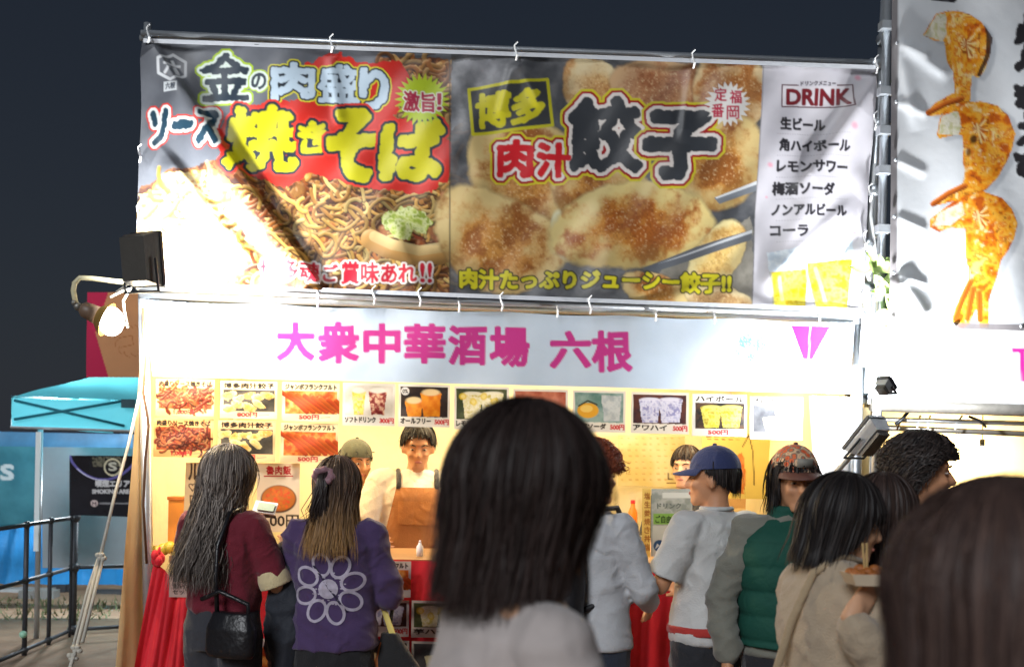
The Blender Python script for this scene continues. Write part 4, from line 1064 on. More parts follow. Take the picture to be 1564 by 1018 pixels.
v, f = quadmesh([eL+back, eR+back, pkR, pk], 30, 14, .012); mk('canopy_roof', v, f, M['aqua'], tent, True)
v, f = quadmesh([eL, eR, eRb, eLb], 40, 8, .008, 4); mk('valance', v, f, M['aqua'], tent, True)
v, f = quadmesh([eL, eL+back, eLb+back, eLb], 30, 6, .008, 5); mk('valance', v, f, M['aqua'], tent, True)
aqd = thin_cloth('aqua_seam', (44,140,160), .6, .1, 10, .05, 4, .4)
for a, b_ in (((22,611),(190,650)), ((22,640),(188,612))):
    MB().tube([P(a[0], a[1], YT-.02), P((a[0]+b_[0])/2, (a[1]+b_[1])/2, YT-.025), P(b_[0], b_[1], YT-.02)], .012, 6).build('seam', aqd, tent, smooth=True)
bb = MB(); bb.box(P(196, 616, YT-.03), (.11, .02, .07)); bb.build('patch', mat('patch_dark', (34,74,86), .6), tent)
MB().tube([P(16, 652, YT-.01), P(420, 665, YT-.01)], .012, 6).build('eave_rail', M['steel'], tent)
for u in (62, 400):
    q = P(u, 652, YT+.05); MB().tube([q, [q[0], q[1], 0]], .022, 8).build('leg', M['steel'], tent, smooth=True)
    q = q+back; MB().tube([q, [q[0], q[1], 0]], .022, 8).build('leg', M['steel'], tent, smooth=True)
MB().box(P(57, 750, YT-.1), (.035, .02, .95)).build('light_tube', mat('pale_tube', (226,236,240), .3), tent)
for (uu, vv, yy, pw) in ((120, 690, YT+1.3, 130), (330, 690, YT+1.3, 80)):
    q = P(uu, 640, yy); lt = thing('tent_lamp', 'white work lamp hanging inside the aqua tent%s' % ('' if uu < 200 else ', behind the near stall'), 'lamp', q)
    bb = MB().tube([q, q+np.array([0,0,.12])], [.05,.02], 12); bb.build('shade', M['housing'], lt, smooth=True)
    bb = MB().ball(q-np.array([0,0,.02]), .035, 12, 8); bb.build('bulb', M['led_soft'], lt, smooth=True)
    point('tent_lamp_glow', q-np.array([0,0,.1]), pw, (.94,.98,1.), .06, lt)
wl_ = P(-40, 640, 8.9)
# blue-green printed panel with an S, grey partition, black smoking-area sign
def p_s(C):
    C.mottle([(-40,670),(60,670),(60,800),(-40,800)], [(60,122,140),(76,142,158)], 30, 4, 0)
    C.text('S', 1, 710, 20, 732, (206,220,226), 1.4); C.text('P', -26, 710, -6, 732, (206,220,226), 1.4)
Cs = Canvas(-44, 664, 62, 806, 3, (46,106,122)); p_s(Cs)
sheet('teal_panel', [(-42,680),(57,682),(58,800),(-42,806)], 9.6, 50, 60, Cs, M['cloth_print'], d2, cat='panel', label='teal panel with a white letter S at the left edge')
v, f = quadmesh([P(64, 682, 10.4), P(240, 684, 10.4), P(240, 890, 10.4)*[1,1,0]+[0,0,.45], P(64, 890, 10.4)*[1,1,0]+[0,0,.45]], 12, 12, .006)
mk('partition', v, f, M['grey_panel'], None, True, label='grey partition panel behind the black smoking sign', cat='partition')
def p_smoke(C):
    C.mottle([(100,690),(240,690),(240,795),(100,795)], [(22,24,30),(34,36,44)], 30, 6, 0)
    pts = [(106+4*t+0, 694+38*math.sin(min(t, 26)/26*math.pi)**.6) for t in range(27)]
    C.stroke(pts, 1.8, (110,104,176), .9); C.stroke([(x, y+1) for x, y in pts[3:15]], .8, (216,214,246), .9)
    C.mottle([(140,697),(192,697),(190,712),(142,712)], [(28,30,36),(120,116,100),(40,44,40)], 6, 11, 1)
    C.stroke([(172+12.5*math.cos(t*.42), 713+12.5*math.sin(t*.42)) for t in range(16)], 1.3, (214,206,176))
    C.text('S', 166, 706, 178, 718, (206,204,190), .5)
    C.text('喫煙エリア', 146, 733, 198, 743, (216,216,220), .4); C.text('SMOKING AREA', 141, 747, 203, 753, (206,206,210), .4)
    C.ell(144, 768, 6, 5.4, (214,196,196)); C.text('M', 141, 766, 147, 771, (60,40,50), .2); C.rect(152, 767, 200, 769.5, (150,150,156), .8)
Cm = Canvas(98, 686, 244, 800, 4, (28,30,36)); p_smoke(Cm)
sheet('smoking_sign', [(106,695),(236,696),(236,790),(106,786)], 9.3, 110, 90, Cm, print_mat('gloss_print', .18, .02, 6, 1., .5), None, cat='sign', label='black board reading SMOKING AREA under the aqua tent')
st_ = thing('sign_stand', 'thin black stand under the smoking area board', 'sign stand', P(170, 786, 9.32)*[1,1,0])
for uu in (110, 232):
    q = P(uu, 786, 9.32); MB().tube([q, [q[0], q[1], 0]], .012, 6).build('leg', M['black_metal'], st_)
v, f = quadmesh([P(-120, 802, 10.9), P(260, 800, 10.9), P(260, 893, 10.9), P(-120, 890, 10.9)], 60, 8, .03, 1, 40)
mk('blue_sheet', v, f, M['blue_tarp'], None, True, label='bright blue plastic sheet hanging behind the black railing', cat='tarp')
v, f = quadmesh([P(-200, 655, 12.4), P(330, 665, 12.4), P(330, 700, 12.4), P(-200, 700, 12.4)], 30, 4, .02, 3, 20)
mk('blue_awning', v, f, mat('blue_awning', (60,120,160), .5, var=.3, vscale=3), None, True, label='hazy blue strip of awning seen under the aqua tent', cat='awning')
# low clutter and grass behind the railing
r = np.random.RandomState(2); gv = []; gf = []
for i in range(700):
    x = r.uniform(-6.2, -3.0); y = r.uniform(10.2, 11.6); h = r.uniform(.03, .09); a = r.uniform(0, 3.1)
    n = len(gv); gv += [(x-.01*math.cos(a), y-.01*math.sin(a), 0), (x+.01*math.cos(a), y+.01*math.sin(a), 0), (x+r.uniform(-.06,.06), y+r.uniform(-.06,.06), h)]; gf.append((n, n+1, n+2))
mk('grass', gv, gf, M['grass'], None, kind='stuff', label='weedy grass strip behind the railing', cat='grass')
for i, (u, v_, w, hh, colr) in enumerate(((95,902,.22,.12,(40,42,48)),(180,905,.5,.03,(60,62,66)),(20,902,.6,.03,(150,154,156)),(60,912,.35,.08,(140,140,138)))):
    q = G(u, v_); bb = MB(); bb.box(q+np.array([0,0,hh/2]), (w, .2, hh)); bb.box(q+np.array([w*.2,0,hh*.5]), (w*.3, .26, hh*1.3))
    bb.build('crate', mat('clutter%d' % i, colr, .7, var=.2), None, label=['small black crate on the ground behind the thick railing post', 'flat dark plank lying on the grass left of the stall', 'long pale plank on the ground at the left edge', 'grey low box behind the second railing post'][i], cat='crate' if i in (0, 3) else 'plank')
# black pipe railing
rail = thing('railing', 'black pipe railing running back from the left edge', 'railing', G(112, 972))
def gp(u, v0, v1, r=.022):
    q = G(u, v1); d = q[1]; top = P(u+.4, v0, d)
    return q, np.array([q[0], q[1], top[2]])
posts = [gp(37, 797, 1000), gp(74, 791, 984), gp(111, 786, 968)]
far = P(212, 850, posts[2][0][1]+.25)
for i, (a, b_) in enumerate(posts):
    MB().tube([a, b_], [.019, .017, .028][i], 10).build('post', M['rail_metal'], rail, smooth=True)
dv = posts[0][0]-posts[1][0]; dv[2] = 0
ext = [posts[0][0]+dv*1.8]
for zf in (.98, .56, .04):
    p_near = ext[0].copy(); zt_ = posts[0][1][2]*zf; p_near[2] = zt_
    pa = posts[2][0].copy(); pa[2] = posts[2][1][2]*zf
    MB().tube([p_near, pa], .016, 8).build('rail', M['rail_metal'], rail, smooth=True)
    pf = far.copy(); pf[2] = pa[2] 
    if zf != .98: MB().tube([pa, pf], .016, 8).build('rail', M['rail_metal'], rail, smooth=True)
    for i, (a, b_) in enumerate(posts):
        c = a.copy(); c[2] = b_[2]*zf; bb = MB(); bb.ball(c, .029 if i < 2 else .046, 12, 8); bb.build('joint', M['rail_metal'], rail, smooth=True)
MB().tube([ext[0], [ext[0][0], ext[0][1], posts[0][1][2]]], .022, 8).build('post', M['black_metal'], rail, smooth=True)
bb = MB(); bb.ball(G(37, 1000)+np.array([0,-.03,.16]), .028); mk('reflector_ball', bb.v, bb.f, mat('pale_green', (150,206,180), .3), None, True, label='small pale green ball fixed low on the first railing post', cat='reflector')
# guy rope
rope = thing('guy_rope', 'white doubled guy rope running from the left post to the ground', 'rope', P(105, 1018, 4.3)*[1,1,0])
def rp(name, pts, r_): 
    return MB().tube([P(*p) for p in pts], r_, 6).build(name, M['rope'], rope, smooth=True)
rp('strand', [(214,600,4.95),(196,680,4.8),(176,752,4.65),(154,846,4.5)], .007)
gnd = P(92, 1100, 4.1); gnd2 = P(84, 1180, 3.95); gnd2[2] = .0
MB().tube([P(153,846,4.5), P(118,985,4.28), P(100,1040,4.2), gnd2], .008, 6).build('strand', M['rope'], rope, smooth=True)
rp('strand', [(158,848,4.5),(126,980,4.28)], .007); rp('strand', [(150,852,4.52),(134,900,4.42),(112,985,4.29)], .006)
for (u, v_, y) in ((154,847,4.49),(117,988,4.27),(111,1000,4.26)):
    bb = MB()
    for k in range(4): bb.ball(P(u+(k-1.5)*3, v_+(k % 2)*5, y), (.012,.012,.01), 8, 6)
    bb.build('knot', M['rope'], rope, smooth=True)

# white curtain added to stand in for lamp glare, and folded side band at the right corner of the near stall
v, f = quadmesh([P(1238, 604, Y0+.12), P(1302, 606, Y0+.12), P(1304, 1018, Y0+.12), P(1262, 1018, Y0+.12)], 40, 30, .014, 2, 26)
mk('glare_curtain', v, f, M['white_tarp'], None, True, label='white curtain added for lamp glare at the right front corner of the near stall', cat='curtain')
v, f = quadmesh([P(1308, 494, Y0+.08), P(1333, 502, Y0+.85), P(1331, 606, Y0+.85), P(1306, 600, Y0+.08)], 40, 20, .014, 1, 30)
mk('side_band', v, f, mat('pale_blue_plastic', (186,208,220), .3, 0, .4, 20), None, True, label='folded pale plastic band along the right side under the big banner', cat='banner')
# ------------------------------------------------------------------ people
def skin_mat(name, c): return mat(name, c, .5, 0, .08, 120, .06, 12, spec=.35)
SK = skin_mat('skin', (214,166,132)); SK2 = skin_mat('skin_tan', (196,142,106))
LIP = mat('lips', (178,112,98), .5); EYEW = mat('eye_white', (176,164,154), .3); EYED = mat('eye_dark', (24,18,16), .15)
def cloth(name, c, rough=.85, bump=.35, bscale=160, var=.08, **kw): return mat(name, c, rough, 0, bump, bscale, var, 7, sheen=.25, wrk=kw.pop('wrk', .55), **kw)
def hair_mat(name):
    m = bpy.data.materials.new(name); m.use_nodes = True; nt = m.node_tree; b = nt.nodes['Principled BSDF']
    a = nt.nodes.new('ShaderNodeAttribute'); a.attribute_name = 'Col'; nt.links.new(a.outputs['Color'], b.inputs['Base Color'])
    b.inputs['Roughness'].default_value = .55; b.inputs['Specular IOR Level'].default_value = .32
    return m
HAIR = hair_mat('hair_strands')

def raw_cap(p0, p1, r0, r1, n=14, sx=1., sy=1., flat=False):
    """closed round-ended tapered limb"""
    p0 = np.array(p0, float); p1 = np.array(p1, float); ax = p1-p0; L = np.linalg.norm(ax)+1e-9; ax = ax/L
    up = np.array([0, 1, 0.]) if abs(ax[1]) < .9 else np.array([1., 0, 0])
    a = np.cross(ax, up); a /= np.linalg.norm(a); b = np.cross(ax, a)
    prof = []
    for k in (-90, -60, -30, 0): 
        t = math.radians(k); prof.append((r0*math.sin(t), r0*math.cos(t)))
    for k in (0, 30, 60, 90):
        t = math.radians(k); prof.append((L+r1*math.sin(t)*(.04 if flat else 1), r1*(math.cos(t) if not flat else (1, .98, .6, 0)[k//30])))
    v = []; f = []
    for (z, r) in prof:
        for k in range(n):
            th = 2*math.pi*k/n; v.append(p0+ax*z+(a*math.cos(th)*sx+b*math.sin(th)*sy)*max(r, 1e-4))
    m = len(prof)
    for i in range(m-1):
        for k in range(n): f.append((i*n+k, (i+1)*n+k, (i+1)*n+(k+1) % n, i*n+(k+1) % n))
    f.append(tuple(range(n))); f.append(tuple((m-1)*n+k for k in range(n-1, -1, -1)))
    return v, f
def raw_ell(c, r, n=18, m=12, R=None):
    b = MB().ball((0,0,0), r, n, m); v = np.array(b.v)
    if R is not None: v = v @ np.array(R).T
    return (v+np.array(c)).tolist(), b.f
def raw_loft(secs, n=28, pw=2.4):
    """stack of rounded sections (z, half width, half depth, y centre, x centre)"""
    v = []; f = []
    for s in secs:
        z, hw, hd = s[:3]; yc = s[3] if len(s) > 3 else 0; xc = s[4] if len(s) > 4 else 0
        for k in range(n):
            th = 2*math.pi*k/n; c, q = math.cos(th), math.sin(th)
            v.append((xc+hw*math.copysign(abs(c)**(2/pw), c), yc+hd*math.copysign(abs(q)**(2/pw), q), z))
    m = len(secs)
    for i in range(m-1):
        for k in range(n): f.append((i*n+k, i*n+(k+1) % n, (i+1)*n+(k+1) % n, (i+1)*n+k))
    f.append(tuple(range(n-1, -1, -1))); f.append(tuple((m-1)*n+k for k in range(n)))
    return v, f
def fuse(raws, voxel=.008, smooth=3):
    b = MB()
    for v, f in raws: b.add(v, f)
    me = bpy.data.meshes.new('fuse'); me.from_pydata(b.v, [], b.f)
    ob = bpy.data.objects.new('fuse', me); COL.objects.link(ob)
    bmx = bmesh.new(); bmx.from_mesh(me); bmesh.ops.recalc_face_normals(bmx, faces=bmx.faces); bmx.to_mesh(me); bmx.free()
    md = ob.modifiers.new('r', 'REMESH'); md.mode = 'VOXEL'; md.voxel_size = voxel
    if smooth:
        ms = ob.modifiers.new('s', 'SMOOTH'); ms.iterations = smooth; ms.factor = .5
    dg = bpy.context.evaluated_depsgraph_get(); dg.update()
    ev = ob.evaluated_get(dg); m2 = ev.to_mesh()
    V = np.zeros(len(m2.vertices)*3); m2.vertices.foreach_get('co', V); V = V.reshape(-1, 3)
    Nn = np.zeros(len(m2.vertices)*3); m2.vertices.foreach_get('normal', Nn); Nn = Nn.reshape(-1, 3)
    Lv = np.zeros(len(m2.loops), np.int32); m2.loops.foreach_get('vertex_index', Lv)
    F = Lv.reshape(-1, 4).copy() if all(p.loop_total == 4 for p in m2.polygons[:50]) and len(Lv) == 4*len(m2.polygons) else None
    if F is None: F = [tuple(p.vertices) for p in m2.polygons]
    ev.to_mesh_clear(); bpy.data.objects.remove(ob); bpy.data.meshes.remove(me)
    return V, Nn, F
def folds(V, Nn, amp, seed=0, freq=1., zmin=None):
    r = np.random.RandomState(seed); h = 0
    warp = .9*np.sin(V[:, 0]*11+V[:, 2]*7+seed)+.8*np.sin(V[:, 2]*13-V[:, 1]*9+seed*2)
    for i in range(5):
        k = r.normal(size=3)*[26, 18, 30]*freq*(1+.5*i)/1.4
        w = V @ k+r.uniform(0, 6.28)+warp*1.3
        h = h+(1-np.abs(np.sin(w*.5)))**2*(1/(1+.45*i))
    h = (h-h.mean())
    return V+Nn*(amp*h)[:, None]

class Person:
    def __init__(s, label, x, y, h=1.65, yaw=0., head=(0,0), sh=1., skin=None, lean=0.):
        s.k = h/1.65; s.yaw = yaw; s.head = head; s.sh = sh; s.lean = lean
        s.R = np.array(Matrix.Rotation(yaw, 3, 'Z')); s.base = np.array([x, y, 0.])
        s.ob = thing('person', label, 'person', s.base); s.skin = skin or SK
        s.HR = np.array(Matrix.Rotation(head[0], 3, 'Z') @ Matrix.Rotation(head[1], 3, 'X')); s.piv = np.array([0, -.01, 1.43])
        s.J = {}
    def W(s, V):
        V = np.asarray(V, float).reshape(-1, 3).copy()
        V[:, 1] += np.clip(V[:, 2]-.9, 0, 1)*s.lean
        return (V*s.k) @ s.R.T + s.base
    def H(s, V): return (np.asarray(V, float).reshape(-1, 3)-s.piv) @ s.HR.T + s.piv
    def put(s, name, V, F, m, parent=None, smooth=True, **kw): return mk(name, s.W(V), F, m, parent or s.ob, smooth=smooth, **kw)
    def hand(s, wr, d, n, side, curl=.5, grip=0.):
        d = np.array(d, float); d /= np.linalg.norm(d); n = np.array(n, float); n -= d*(n@d); n /= np.linalg.norm(n); q = np.cross(d, n)*side
        wr = np.array(wr, float); out = [raw_cap(wr, wr+d*.03, .024, .026, 12, 1, .8)]
        for i in range(4): out.append(raw_cap(wr+d*.02+q*(i-1.5)*.012, wr+d*.085+q*(i-1.5)*.019, .014, .011, 8))
        for i, L in enumerate((.068, .076, .072, .056)):
            p = wr+d*.085+q*(1.5-i)*.0195; a = .12+curl*.3
            for j, fr in enumerate((.45, .3, .25)):
                dd = d*math.cos(a)+n*math.sin(a)+q*(1.5-i)*.05; p2 = p+dd*L*fr
                out.append(raw_cap(p, p2, .0088-.0006*j, .0082-.0008*j, 8)); p = p2; a += curl*1.1
        p = wr+d*.03+q*.03; p2 = p+d*.03+q*.022+n*.012; p3 = p2+d*.026+n*(.006+.02*curl)+q*.002
        out += [raw_cap(p, p2, .014, .0105, 8), raw_cap(p2, p3, .0105, .009, 8)]
        return out
    def body(s, armL, armR, handn=((1,0,0),(-1,0,0)), legs=None, curl=(.5,.5), voxel=.0104):
        """arm: (elbow, wrist) in body space for the left (-x) and right (+x) side"""
        raws = []; w = .165*s.sh
        raws.append(raw_loft([(.80,.12,.08),(.88,.165,.11),(.95,.155,.105),(1.05,.125,.09),(1.15,.135,.10),(1.25,.155,.11,-.005),(1.32,.16*s.sh,.095,-.01),(1.37,.11,.07,-.015),(1.40,.06,.055,-.015)]))
        raws.append(raw_cap((0,-.018,1.36), (0,-.004,1.48), .056, .05))
        for sg, arm in ((-1, armL), (1, armR)):
            e, wr = np.array(arm[0]), np.array(arm[1]); sh = np.array([sg*w, -.01, 1.325])
            raws += [raw_cap(sh, e, .05, .036), raw_cap(e, wr, .036, .024)]
            d = wr-e
            if len(arm) > 2: d = np.array(arm[2])
            raws += s.hand(wr, d, handn[0 if sg < 0 else 1], -sg if sg < 0 else -1, curl[0 if sg < 0 else 1])
            s.J[sg] = (sh, e, wr)
        L = legs or (((-.095,.01,.48), (-.10,-.02,.08)), ((.095,.01,.48), (.10,-.02,.08)))
        s.legs = L
        for sg, (kn, an) in zip((-1, 1), L):
            raws += [raw_cap((sg*.085,0,.86), kn, .085, .056), raw_cap(kn, an, .054, .036), raw_cap(np.array(an)+[0,-.02,-.04], np.array(an)+[sg*.012,.13,-.05], .034, .028)]
        # head
        hd = [raw_ell((0,-.008,1.545), (.074,.094,.1)), raw_ell((0,.03,1.485), (.057,.062,.068)), raw_cap((-.02,.072,1.436), (.02,.072,1.436), .02, .02),
              raw_cap((0,.093,1.535), (0,.108,1.503), .009, .0145), raw_ell((0,.073,1.562), (.05,.02,.014)), raw_ell((-.034,.066,1.503), (.024,.024,.02)), raw_ell((.034,.066,1.503), (.024,.024,.02)),
              raw_ell((0,.089,1.468), (.024,.01,.0105)), raw_ell((0,.083,1.44), (.026,.013,.014))]
        for sg in (-1, 1):
            hd += [raw_ell((sg*.077,-.008,1.512), (.011,.02,.031), 12, 8), raw_ell((sg*.080,-.012,1.497), (.009,.011,.012), 10, 6)]
        for v, f in hd: raws.append((s.H(v).tolist(), f))
        V, N_, F = fuse(raws, voxel, 2)
        for sg in (-1, 1):
            c = s.H([(sg*.031,.092,1.534)])[0]; d2_ = ((V-c)**2).sum(1); fw = s.HR @ np.array([0,1,0.])
            V = V-fw*(.008*np.exp(-d2_/.00022))[:, None]
        s.bodyob = s.put('body', V, F, s.skin)
        for sg in (-1, 1):
            b = MB().ball((sg*.031,.0775,1.532), (.012,.0085,.0043), 12, 8); e = s.put('eye', s.H(b.v), b.f, EYEW)
            b = MB().ball((sg*.031,.083,1.532), (.0058,.0042,.0040), 10, 6); s.put('iris', s.H(b.v), b.f, EYED, e)
            b = MB().tube([(sg*.014,.094,1.553), (sg*.032,.092,1.560), (sg*.050,.080,1.554)], [.003,.0038,.002], 6); s.put('eyebrow', s.H(b.v), b.f, EYED)
        b = MB().ball((0,.0955,1.4695), (.02,.006,.0075), 14, 8); s.put('lips', s.H(b.v), b.f, LIP)
    def top(s, m, name='shirt', hem=.86, loose=.02, sleeve=1., sr=(.068,.052,.042), amp=.004, seed=1, neck=.06, hood=False, wrist_fold=True, shoulder=0., taper=.0, nk=1.405, voxel=.0102, freq=1., back=0.):
        l = loose; w = .165*s.sh
        secs = [(hem,.155+l+taper,.115+l*.8+taper*.7),(hem+.02,.158+l+taper,.118+l*.8+taper*.7),(.98,.15+l+taper*.7,.11+l),(1.08,.14+l+.01,.105+l),(1.18,.15+l,.112+l,-.004-back*.5),(1.27,.162*s.sh+l,.112+l*.8,-.008-back),(1.335,.158*s.sh+l*.7,.095+l*.5,-.012-back),(1.375,.118*s.sh,.078,-.016),(nk,neck,neck*.92,-.014)]
        if hem > .9: secs = [(hem,.148+l,.11+l*.8),(hem+.015,.15+l,.112+l*.8)]+[q for q in secs if q[0] > hem+.05]
        raws = [raw_loft(secs, 36)]
        for sg in (-1, 1):
            sh, e, wr = s.J[sg]
            raws.append(raw_cap(sh+np.array([-sg*.02,0,.0]), sh+(e-sh)*.3, sr[0], sr[0]*.98))
            if sleeve <= .5:
                raws.append(raw_cap(sh, sh+(e-sh)*sleeve*2, sr[0], sr[1], 20, flat=True))
            else:
                raws.append(raw_cap(sh, e, sr[0], sr[1]))
                q = (sleeve-.5)*2; raws.append(raw_cap(e, e+(wr-e)*q*.9, sr[1], sr[2]))
                if wrist_fold: raws.append(raw_cap(e+(wr-e)*q*.80, e+(wr-e)*q*.96, sr[2]*1.0, sr[2]*.8))
        if hood: raws += [raw_ell((0,-.10,1.36), (.11,.06,.055)), raw_ell((-.08,-.04,1.385), (.04,.06,.035)), raw_ell((.08,-.04,1.385), (.04,.06,.035))]
        V, N_, F = fuse(raws, voxel, 3)
        V = folds(V, N_, amp, seed, freq)
        o = s.put(name, V, F, m); s.lastV = (V, F); return o
    def trousers(s, m, r=(.105,.075,.062), waist=.97, amp=.0035, seed=2, name='trousers', wide=0.):
        raws = [raw_loft([(.80,.165+wide,.12),(.88,.172+wide,.126),(.94,.162,.12),(waist,.152,.113)], 30)]
        for sg, (kn, an) in zip((-1, 1), s.legs):
            raws += [raw_cap((sg*.085,0,.85), kn, r[0], r[1]), raw_cap(kn, np.array(an)+[0,0,.02], r[1], r[2])]
        V, N_, F = fuse(raws, .011, 3); V = folds(V, N_, amp, seed); s.put(name, V, F, m)
    def skirt(s, m, name='skirt', L=.35, seed=3, flare=.05):
        V, N_, F = fuse([raw_loft([(L,.19+flare,.16+flare),(L+.1,.188+flare*.7,.155+flare*.7),(.7,.18,.14),(.88,.172,.126),(.97,.152,.113)], 30)], .011, 2)
        V = folds(V, N_, .006, seed); s.put(name, V, F, m)
    def shoes(s, m):
        for (kn, an) in s.legs:
            V, N_, F = fuse([raw_cap(np.array(an)+[0,-.03,-.035], np.array(an)+[0,.13,-.045], .042, .038), raw_ell(np.array(an)+[0,-.0,-.0], (.045,.05,.05))], .01, 2)
            V[:, 2] = np.maximum(V[:, 2], .004); s.put('shoe', V, F, m)
    def hair(s, n=1400, length=1.30, col=(38,30,28), col2=(60,48,42), width=.0028, flare=.0, wave=0., wfreq=40., fringe=1.575, face=.9, off=.012, seed=1, spread=.015, backdrop=0., shell=True, drift=(0,0,0), hl=0., short=False, part=0., lenvar=.04, curl=0., puff=(1,1,1), zsk=1.548, tips=None, m=13, frontlen=None):
        """strands run over the skull from the crown and then fall; face = half angle left free in front"""
        r = np.random.RandomState(seed)
        rx, ry, rz = .078*puff[0], .098*puff[1], .101*puff[2]; yc = -.012
        def paths(phi, th0, o, rnd, m):
            k = len(phi); t = np.linspace(0, 1, m)[None]
            front = np.clip((face-np.abs(phi))/.25, 0, 1)[:, None]
            zend = (length+lenvar*(rnd[:, :1]-.5)*2)
            if short: zend = np.maximum(zend, s_short(phi)[:, None]+.02*(rnd[:, :1]-.5))
            if frontlen is not None:
                side = np.clip((face+.7-np.abs(phi))/.7, 0, 1)[:, None]; zend = zend*(1-side)+frontlen*side
            zend = zend*(1-front)+(fringe+.045*(rnd[:, 1:2]-.5))*front
            arc = .16; fall = np.maximum(zsk-zend, 0.0); tot = arc+fall
            sA = t*tot
            th = th0[:, None]+(1.62-th0[:, None])*np.clip(sA/arc, 0, 1)
            # stop early where the fringe ends above the widest line
            thmax = np.arccos(np.clip((zend-zsk)/(rz+o[:, None]), -1, 1)); th = np.minimum(th, np.maximum(thmax, th0[:, None]))
            fl = np.clip(sA-arc, 0, None)
            X = np.sin(phi)[:, None]*np.sin(th)*(rx+o[:, None]); Y = yc+np.cos(phi)[:, None]*np.sin(th)*(ry+o[:, None]); Z = zsk+np.cos(th)*(rz+o[:, None])
            Z = Z-fl
            u = np.clip(fl/np.maximum(zsk-length, .01), 0, 1)
            tuck = -.018*np.clip(fl/.09, 0, 1)*(1 if zend.min() < 1.47 else 1)
            rad = tuck+flare*u**2+(rnd[:, 2:3]-.5)*spread*2*u
            # longer hair is pushed out by neck, back and shoulders
            X = X+np.sin(phi)[:, None]*rad; Y = Y+np.cos(phi)[:, None]*rad-backdrop*u
            a = rnd[:, 3:4]*6.28
            if wave:
                wq = wfreq*(.65+.7*rnd[:, 1:2]); wv = wave*np.clip(fl/.05+.25, 0, 1)
                X = X+np.cos(phi)[:, None]*wv*np.sin(Z*wq+a)+np.sin(phi)[:, None]*wv*.6*np.cos(Z*wq*.9+a); Y = Y-np.sin(phi)[:, None]*wv*np.sin(Z*wq+a)+np.cos(phi)[:, None]*wv*.6*np.cos(Z*wq*.9+a)
            if curl:
                q = t*m*1.15+a; cc = curl*np.clip(t*4, 0, 1)
                X = X+cc*np.sin(q)*(.6+rnd[:, 2:3]); Y = Y+cc*np.cos(q)*(.6+rnd[:, 2:3]); Z = Z+cc*.8*np.sin(q*1.3+a)
            X = X+drift[0]*u; Y = Y+drift[1]*u; Z = Z+drift[2]*u
            return np.stack([X, Y, Z], -1)
        def s_short(phi):       # hairline of a short cut
            return 1.505-.05*np.clip((np.abs(phi)-1.9)/1., 0, 1)+.045*np.clip((1.75-np.abs(phi))/.4, 0, 1)+.006*np.sin(phi*23)
        parts_v = []; parts_f = []; cols = []; nv = 0
        c1, c2 = S(*col), S(*col2)
        if shell:
            ph = np.linspace(-math.pi, math.pi, 57); th0 = np.full(57, .02); o = np.full(57, off*.35)
            rn = np.full((57, 4), .5); Pp = paths(ph, th0, o, rn, 22)
            V = Pp.reshape(-1, 3); idx = np.arange(57*22).reshape(57, 22)
            F = np.stack([idx[:-1, :-1], idx[1:, :-1], idx[1:, 1:], idx[:-1, 1:]], -1).reshape(-1, 4)
            parts_v.append(V); parts_f.append(F); nv = len(V); cols.append(np.tile(c1*.8, (nv, 1)))
        phi = r.uniform(-math.pi, math.pi, n); th0 = r.uniform(.02, 1.25, n)**1.0; th0[: n//3] = r.uniform(.02, .35, n//3)
        o = off*(.45+.75*r.rand(n)); rn = r.rand(n, 4)
        Pp = paths(phi, th0, o, rn, m)
        # flyaways: a few strands stand off the mass and wander
        fly = (r.rand(n) < .07)[:, None, None]*np.linspace(0, 1, m)[None, :, None]**1.5*r.normal(0, .016, (n, 1, 3))*[1, 1, .5]
        Pp = Pp+fly+r.normal(0, .0035, (n, 1, 3))*np.linspace(0, 1, m)[None, :, None]
        T = np.gradient(Pp, axis=1); T /= np.linalg.norm(T, axis=2, keepdims=True)+1e-9
        O = Pp-np.array([0, yc, 1.5]); O[..., 2] *= .3; O /= np.linalg.norm(O, axis=2, keepdims=True)+1e-9
        B = np.cross(T, O); B /= np.linalg.norm(B, axis=2, keepdims=True)+1e-9
        tw = r.normal(0, .5, n)[:, None, None]; B = B*np.cos(tw)+O*np.sin(tw)
        wd = width*(.6+.8*r.rand(n))[:, None, None]*np.interp(np.linspace(0, 1, m), [0, .15, .8, 1], [.5, 1, .9, .15])[None, :, None]
        V = np.stack([Pp-B*wd, Pp+B*wd], 2).reshape(-1, 3)
        idx = (np.arange(n)[:, None, None]*m+np.arange(m)[None, :, None])*2+np.arange(2)[None, None]
        F = np.stack([idx[:, :-1, :-1], idx[:, 1:, :-1], idx[:, 1:, 1:], idx[:, :-1, 1:]], -1).reshape(-1, 4)+nv
        mixv = r.rand(n)**1.6; cl_ = c1*(1-mixv[:, None])+c2*mixv[:, None]
        cl_ = cl_*(.75+.5*r.rand(n))[:, None]
        CC = np.repeat(cl_[:, None, :], m*2, 1)
        if tips is not None:
            tt = np.repeat(np.clip((np.linspace(0, 1, m)-.45)/.5, 0, 1), 2)[None, :, None]*(.3+.7*r.rand(n))[:, None, None]
            CC = CC*(1-tt)+S(*tips)*tt
        cols.append(CC.reshape(-1, 3)); parts_v.append(V); parts_f.append(F)
        Vv = s.H(np.concatenate(parts_v)); 
        return s.put('hair', Vv, np.concatenate(parts_f), HAIR, colors=np.concatenate(cols))
def px_at(u, y):      # world x of photo column u at depth y (at eye height)
    return P(u, 700, y)[0]
from mathutils.bvhtree import BVHTree
